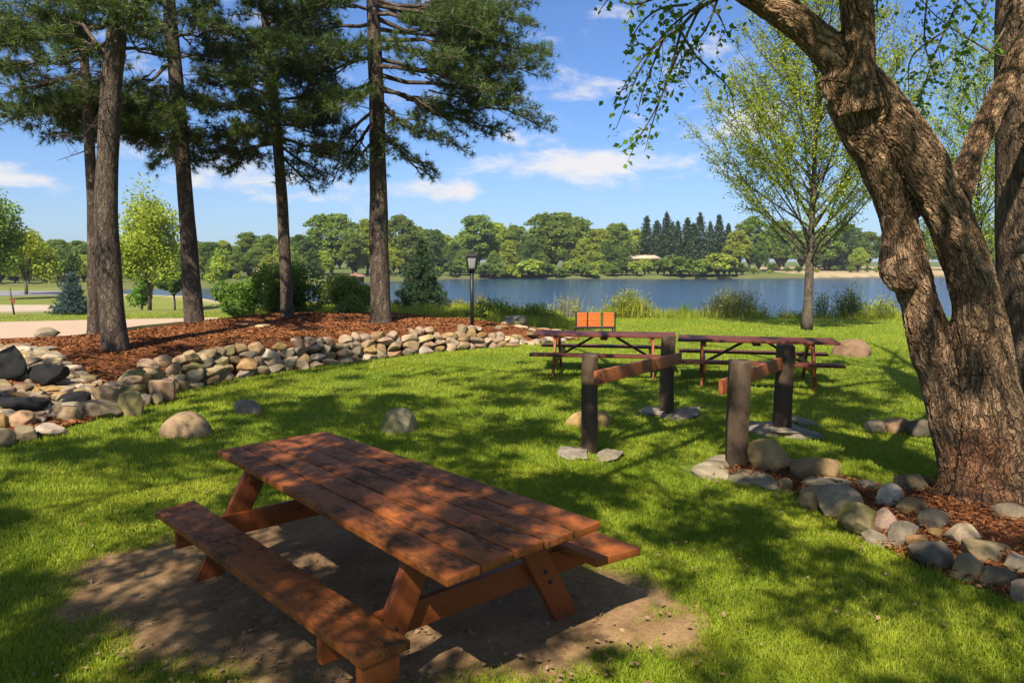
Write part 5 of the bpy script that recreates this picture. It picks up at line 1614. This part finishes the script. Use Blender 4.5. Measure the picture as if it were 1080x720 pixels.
# (px, distance, top py, width factor, tone)
ROW = [(8, 100, 252, 1.1, 'a'), (40, 112, 250, 1, 'c'), (62, 104, 249, 1.2, 'a'), (95, 100, 254, 1.1, 'c'), (112, 118, 252, 1.2, 'a'), (135, 110, 256, 1.2, 'a'), (205, 120, 251, 1.2, 'a'), (222, 108, 252, 1.1, 'c'),
       (238, 116, 250, 1.1, 'b'), (262, 128, 240, 1.2, 'a'), (285, 122, 244, 1.1, 'a'), (318, 130, 243, 1.0, 'c'), (350, 136, 220, 1.35, 'a'), (388, 142, 226, 1.1, 'b'), (372, 128, 240, 1.0, 'a'), (422, 150, 222, 1.1, 'a'), (438, 170, 234, 1.1, 'a'), (455, 165, 238, 1.1, 'c'),
       (470, 175, 244, 1.2, 'b'), (503, 160, 220, 1.2, 'a'), (522, 165, 230, 1.1, 'b'), (545, 162, 232, 1.0, 'a'), (583, 163, 219, 1.5, 'a'), (608, 168, 224, 1.3, 'a'), (630, 165, 236, 1.1, 'b'), (650, 175, 231, 1.0, 'a'),
       (668, 185, 238, 1.1, 'b'), (560, 155, 248, .9, 'c'), (536, 156, 250, .9, 'b'), (480, 158, 252, .9, 'c'), (615, 156, 248, .9, 'b'), (640, 157, 250, 1.0, 'c'), (700, 190, 245, 1.2, 'a'), (790, 176, 223, 1.1, 'a'), (778, 168, 238, 1.0, 'b'), (822, 180, 228, 1.1, 'a'),
       (845, 190, 238, 1.1, 'c'), (870, 185, 236, 1.2, 'a'), (893, 190, 232, 1.1, 'c'), (915, 192, 240, 1.2, 'a'), (940, 188, 236, 1.1, 'c'), (1050, 180, 236, 1.3, 'a'), (1075, 185, 232, 1.3, 'b'), (598, 158, 244, 1.0, 'a'), (300, 118, 252, 1.0, 'b'),
       (-20, 105, 246, 1.2, 'a'), (15, 120, 250, 1.4, 'a'), (0, 88, 262, 1.1, 'b'), (30, 88, 268, 1.1, 'a'), (62, 90, 270, 1.1, 'a'), (88, 92, 266, 1.1, 'b'), (110, 92, 270, 1.1, 'a'), (205, 104, 266, 1.1, 'b'), (225, 104, 270, 1.1, 'a'), (262, 108, 270, 1.1, 'c'), (285, 112, 266, 1.1, 'b'), (310, 116, 262, 1.1, 'a'), (340, 122, 262, 1.1, 'b'), (375, 130, 260, 1.1, 'a'), (415, 140, 258, 1.1, 'b'), (440, 148, 260, 1.1, 'a'), (490, 156, 260, 1, 'a'), (570, 154, 264, 1, 'a'), (600, 154, 266, 1, 'c'), (632, 155, 264, 1, 'b'), (50, 125, 252, 1.4, 'a'), (85, 122, 250, 1.4, 'a'), (120, 125, 250, 1.3, 'c'), (150, 120, 262, 1.2, 'a'), (185, 118, 258, 1.2, 'b'), (215, 125, 252, 1.4, 'a'), (240, 112, 262, 1.2, 'b'), (270, 118, 258, 1.2, 'a'), (295, 125, 250, 1.2, 'c'), (78, 96, 268, 1.2, 'a'), (45, 92, 272, 1.1, 'c'), (25, 96, 262, .9, 'b'), (108, 98, 268, .9, 'c'), (250, 106, 262, .9, 'a'), (330, 112, 258, .8, 'c'), (402, 130, 252, .9, 'b'), (428, 150, 256, .8, 'c'), (520, 154, 262, .7, 'a'), (658, 158, 258, .8, 'c'),
       (860, 175, 256, .9, 'c'), (800, 170, 252, .8, 'c'), (905, 172, 258, .9, 'b'), (60, 98, 268, .8, 'c'), (1000, 190, 240, 1.3, 'a'), (970, 190, 238, 1.2, 'a')]
for i, (px, Y, tp, ws, tn) in enumerate(ROW):
    far_tree(px, Y, tp, ws * 1.2, tn, 'broad', i % 5)
for i in range(46):                                   # taller wood behind, closing the gaps
    px = -30 + i * 24.5 + R.uniform(-8, 8)
    if 672 < px < 770: continue
    Yb = float(np.interp(px, [0, 200, 480, 700, 1080], [135, 150, 195, 215, 225]))
    ROW2 = float(np.interp(px, [0, 100, 230, 350, 600, 700, 850, 1080], [255, 257, 252, 244, 238, 240, 246, 242])) + R.uniform(-3, 6)
    far_tree(px, Yb + R.uniform(-6, 6), ROW2, 1.5, R.choice(['a', 'a', 'c', 'b']), 'broad', i % 5)
for i, (px, Y, tp) in enumerate([(681, 178, 226), (692, 182, 231), (702, 176, 222), (714, 180, 231), (724, 177, 228), (737, 174, 223), (748, 180, 232), (757, 172, 224), (767, 178, 234), (888, 186, 228), (672, 190, 240), (730, 188, 234), (243, 112, 256), (708, 190, 233), (880, 190, 238)]):
    far_tree(px, Y, tp, R.uniform(.9, 1.35), 'c', 'con', (i * 3) % 4)
for i in range(74):
    px = 462 + i * 6.2 + R.uniform(-4, 4)
    if px > 780: break
    Y = 144.3 + R.uniform(0, 5)
    far_tree(px, Y, R.uniform(271, 284) if px < 690 else R.uniform(264, 279), R.uniform(.9, 1.5), R.choice(['b', 'a', 'a', 'b', 'c']), 'shrub', i % 2)
for (px, Y, tp, tn) in [(215, 99, 287, 'a'), (232, 101, 284, 'c'), (250, 104, 288, 'b'), (282, 112, 284, 'a'), (305, 118, 288, 'b'), (395, 138, 283, 'c'), (410, 142, 284, 'b'), (428, 147, 284, 'a'), (445, 150, 285, 'b'), (120, 94, 288, 'c'), (140, 94, 287, 'a'), (98, 92, 289, 'c'), (48, 90, 291, 'b'),
                        (800, 158, 284, 'b'), (830, 172, 281, 'a'), (915, 176, 281, 'c'), (880, 180, 280, 'a'), (15, 90, 290, 'a'), (815, 166, 277, 'c'), (795, 152, 281, 'a'), (812, 156, 284, 'b'), (842, 165, 280, 'c'), (862, 166, 283, 'b'), (897, 170, 280, 'a'), (925, 172, 281, 'b'), (783, 150, 279, 'c')]:
    far_tree(px, Y, tp, 1.2, tn, 'shrub', 0)

LAND = [(-60, 'inside the left edge of the picture'), (88, 'right of the twin pine trunks'), (202, 'right of the middle pine trunk'), (300, 'right of the crooked pine trunk'), (402, 'right of the tallest pine trunk'), (497, 'right of the lamp post'),
        (628, 'right of the park bench'), (678, 'right of the brown far house'), (850, 'right of the young tree trunk'), (960, 'right of the massive tree')]
ORD = ['first', 'second', 'third', 'fourth', 'fifth', 'sixth', 'seventh', 'eighth', 'ninth', 'tenth', 'eleventh', 'twelfth', 'thirteenth', 'fourteenth', 'fifteenth']
seen = {}
for px, Y, kind, tone, t in sorted(FAR, key=lambda f: f[0]):
    lm = [l for p, l in LAND if p <= px][-1]
    what = {'broad': f'{TONES[tone][1]} broadleaf tree', 'con': 'dark pointed conifer', 'shrub': f'low {TONES[tone][1]} waterside shrub'}[kind]
    k = seen.get((what, lm), 0); seen[(what, lm)] = k + 1
    t['label'] = f'{what} across the lake, {ORD[k]} {lm}'

# ------------------------------------------------------------------ grass, mulch chips, leaf litter
STONES = [(o.location.x, o.location.y, max(o.dimensions.x, o.dimensions.y) * .36) for o in C.objects if o.parent is None and o.type == 'MESH' and o.get('category') in ('boulder', 'cobble', 'flagstone', 'rock')]


def wedge(n, r0, r1, power, half=math.radians(41)):
    u = R.random(n)
    if abs(power - 2) < 1e-6: r = r0 * (r1 / r0) ** u
    else:
        k = 2 - power; r = (r0 ** k + u * (r1 ** k - r0 ** k)) ** (1 / k)
    a = R.uniform(-half, half, n)
    return r * np.sin(a), r * np.cos(a), r


def lawn_ok(x, y):
    ok = (sdist(x, y, BED) + (fbm(x, y, 4, 8) - .5) * .25 > .0)
    dd = dirt_sd(x, y) + .16
    ok &= R.random(len(x)) < np.where(dd < 0, .015 + .22 * sstep(-.45, 0, dd), .24 + .76 * sstep(0, .34, dd))
    ok &= sdist(x, y, RBED) + (fbm(x, y, 4, 9) - .5) * .3 > R.uniform(-.12, .05, len(x))
    ok &= sdist(x, y, LAKE) > .8
    for s in STONES:
        if s[1] < 20:
            ok &= (x - s[0]) ** 2 + (y - s[1]) ** 2 > s[2] ** 2
    for q in (PATHP,):
        ok &= sdist(x, y, q) > .03
    return ok


PATHP = np.array([P(a, b, pz)[:2] for a, b in near] + [P(a, b, pz)[:2] for a, b in farp])
parts = []
for (n, r0, r1, pw, hgt, wid, seg) in [(640000, 2.2, 7.5, 1.7, .040, .0050, 2), (460000, 7.0, 34, 2.2, .048, .0105, 1)]:
    x, y, r = wedge(n, r0, r1, pw)
    k = lawn_ok(x, y) & (fbm(x, y, 1.6, 12, 3) + R.uniform(-.25, .4, n) > .28)
    x, y, r = x[k], y[k], r[k]
    c = np.c_[x, y, ground_z(x, y)]
    hh = hgt * (.75 + .7 * fbm(x, y, 2.0, 6, 3)) * np.where(R.random(len(x)) < .04, 1.6, 1)
    hh = hh * np.clip(.42 + (dirt_sd(x, y) + .15) * 1.3, .40, 1)
    parts.append(blades(c, hh, wid * (r / r0) ** .55 if seg == 1 else wid * (r / 4) ** .45, .75, seg, np.clip(.25 + .5 * R.random(len(x)) + .5 * (fbm(x, y, 1.1, 21, 3) - .5), 0, 1)))
g = solid('lawn_grass', join(parts), None, M['grass'], False)
tag(g, 'short green lawn grass growing across the park', 'grass', kind='stuff')
# longer rough growth on the bank between bed and lake
n = 60000
x = R.uniform(-9, 1.8, n); y = R.uniform(20, 31, n)
k = (sdist(x, y, BED) > 0) & (sdist(x, y, LAKE) > .3) & (fbm(x, y, .8, 30) > .36) & (y > 21.8 + .25 * np.abs(x)) & (sdist(x, y, PATHP) > .2)
x, y = x[k], y[k]
gm = solid('ground_cover', blades(np.c_[x, y, ground_z(x, y)], .30, .026, .6, 1), None, M['weed'], False)
tag(gm, 'rough yellow green growth on the bank behind the mulch bed', 'ground cover', kind='stuff')
n = 24000
x = R.uniform(-3, 18, n); y = R.uniform(27.2, 31.5, n)
k = (sdist(x, y, LAKE) > .1) & (fbm(x, y, .8, 33) + (y - 28) * .15 > .42)
x, y = x[k], y[k]
gm = solid('ground_cover', blades(np.c_[x, y, ground_z(x, y)], .44, .03, .5, 1), None, M['weed'], False)
tag(gm, 'unmown fringe of grasses along the near waterline', 'ground cover', kind='stuff')


def chips(name, poly, n, size, label, mat, dens=None):
    lo, hi = poly.min(0), poly.max(0)
    x = R.uniform(lo[0], hi[0], n); y = R.uniform(lo[1], hi[1], n)
    k = sdist(x, y, poly) < -.02
    if dens: k &= R.random(n) < dens(x, y)
    x, y = x[k], y[k]
    c = np.c_[x, y, ground_z(x, y) + .03 + R.uniform(0, .03, len(x))]
    o = solid(name, leaves(c, size, 1.6, .3, tint=np.clip(R.random(len(x)) * .5 + .6 * fbm(x, y, 1.2, 40, 3) - .05, 0, 1)), None, M[mat], False)
    tag(o, label, 'mulch', kind='stuff')


chips('mulch_chips', BED, 90000, .10, 'loose red bark chips under the pines', 'chips')
chips('mulch_chips', RBED, 16000, .05, 'loose bark chips and dry leaves round the big trunk', 'chips')
# dry leaves on the bare soil and edges
x = np.r_[R.normal(-.7, .9, 900), R.uniform(1.5, 4, 160), R.uniform(-6, 7, 380)]; y = np.r_[R.normal(3.7, .7, 900), R.uniform(4, 7, 160), R.uniform(3, 13, 380)]
k = (sdist(x, y, BED) > .1) | (x > 0)
x, y = x[k], y[k]
lt = solid('leaf_litter', leaves(np.c_[x, y, ground_z(x, y) + np.where(sdist(x, y, DIRT) < 0, .026, .045) + R.uniform(0, .01, len(x))], .036, 3.0, .6), None, M['litter'], False)
tag(lt, 'scattered dry leaves on the bare soil', 'fallen leaves', kind='stuff')

# ------------------------------------------------------------------ light, sky, camera
el = math.asin(SUN[2]); az = math.atan2(SUN[0], SUN[1])
sd = bpy.data.lights.new('sun', 'SUN'); sd.energy = 5.0; sd.angle = math.radians(.53); sd.color = (1, .90, .75)
so = bpy.data.objects.new('sun', sd); C.objects.link(so)
so.rotation_euler = Vector(SUN).to_track_quat('Z', 'Y').to_euler()

w = bpy.data.worlds.new('World'); sc.world = w; w.use_nodes = True
nt = w.node_tree; nt.nodes.clear(); n = N(nt)
sky = n('ShaderNodeTexSky', sky_type='NISHITA', sun_disc=False, sun_elevation=el, sun_rotation=az, altitude=200, air_density=1.0, dust_density=.6, ozone_density=3.0)
gen = n('ShaderNodeTexCoord').outputs['Generated']
sp = n('ShaderNodeSeparateXYZ', {0: gen})
azn = n.math('ARCTAN2', sp.outputs[0], sp.outputs[1]); eln = n.math('ARCSINE', sp.outputs[2])
vec = n('ShaderNodeCombineXYZ', {0: n.math('MULTIPLY', azn, 13.0), 1: n.math('MULTIPLY', eln, 30.0), 2: .37}).outputs[0]
nz = n.noise(vec, 1.0, 9, .62, .25)
nz2 = n.noise(vec, .42, 4, .5)
blob = None
for (px, py, rx, ry, k) in [(615, 172, 120, 15, 1.0), (690, 168, 70, 14, .7), (440, 200, 110, 12, .6), (628, 98, 42, 13, .75), (15, 188, 40, 12, .8), (640, 12, 40, 9, .45), (60, 198, 60, 9, .5), (360, 208, 70, 10, .55), (240, 190, 120, 12, .5), (795, 130, 60, 22, .75), (150, 160, 80, 14, .35), (560, 150, 60, 10, .4), (1000, 190, 120, 20, .6), (555, 90, 25, 8, .35)]:
    d = unit(ray(px, py)); a0 = math.atan2(d[0], d[1]); e0 = math.asin(d[2])
    ga = n.math('DIVIDE', n.math('SUBTRACT', azn, a0), rx / F); ge = n.math('DIVIDE', n.math('SUBTRACT', eln, e0), ry / F)
    g2 = n.math('ADD', n.math('MULTIPLY', ga, ga), n.math('MULTIPLY', ge, ge))
    gv = n.math('MULTIPLY', n.math('EXPONENT', n.math('MULTIPLY', g2, -1.0)), k)
    blob = gv if blob is None else n.math('MAXIMUM', blob, gv)
# scattered thin cloud; heavier unseen cover added overhead to whiten the fill light
els = n('ShaderNodeMapRange', {'Value': eln, 1: .02, 2: .10, 3: .0, 4: 1.0}).outputs[0]
elf = n('ShaderNodeMapRange', {'Value': eln, 1: .16, 2: .6, 3: .40, 4: 1.1}).outputs[0]
gen_c = n.math('MULTIPLY', n.math('MULTIPLY', nz2, els), elf)
tot = n.math('ADD', blob, gen_c)
cl = n('ShaderNodeMapRange', {'Value': n.math('ADD', n.math('MULTIPLY', tot, .55), n.math('MULTIPLY', n.math('SUBTRACT', nz, .5), 1.5)), 1: .20, 2: .66, 3: 0, 4: .88}, interpolation_type='SMOOTHSTEP').outputs[0]
haze = n('ShaderNodeMapRange', {'Value': eln, 1: .0, 2: .22, 3: .22, 4: 0}, interpolation_type='SMOOTHSTEP').outputs[0]
skyc = n.mix(1.0, sky.outputs[0], (.47, .62, .86), 'MULTIPLY')
base = n.mix(haze, skyc, (2.7, 3.1, 3.9))
col = n.mix(cl, base, (5.4, 5.1, 4.9))
bg = n('ShaderNodeBackground', {'Color': col, 'Strength': .085})
o = n('ShaderNodeOutputWorld'); nt.links.new(bg.outputs[0], o.inputs[0])

hm, hnt, hout = newmat('thin summer haze'); hn = N(hnt)
hv = hn('ShaderNodeVolumePrincipled', {'Color': (.86, .92, 1, 1), 'Density': .00032, 'Anisotropy': .2})
hnt.links.new(hv.outputs[0], hout.inputs['Volume'])
hx = [(-420, -40, -3.5), (420, -40, -3.5), (420, 420, -3.5), (-420, 420, -3.5), (-420, -40, 32), (420, -40, 32), (420, 420, 32), (-420, 420, 32)]
hz_ = prism([np.array(q, float) for q in hx], 0)
tag(solid('haze', (hz_[0], hz_[1], {}), None, hm, False), 'thin pale summer haze over the lake', 'haze', kind='stuff')
cam = bpy.data.cameras.new('camera'); co = bpy.data.objects.new('camera', cam); C.objects.link(co)
co.location = (0, 0, CH); co.rotation_euler = (math.pi / 2 - PITCH, 0, 0)
cam.sensor_width = 36; cam.lens = F / 1080 * 36; cam.clip_start = .05; cam.clip_end = 8000
sc.camera = co
sc.view_settings.view_transform = 'Standard'; sc.view_settings.look = 'None'; sc.view_settings.gamma = 1; sc.view_settings.use_curve_mapping = False
sc.view_settings.exposure = 1.1
sc.cycles.max_bounces = 6; sc.cycles.diffuse_bounces = 3; sc.cycles.glossy_bounces = 2; sc.cycles.transmission_bounces = 4; sc.cycles.transparent_max_bounces = 4
sc.cycles.caustics_reflective = False; sc.cycles.caustics_refractive = False
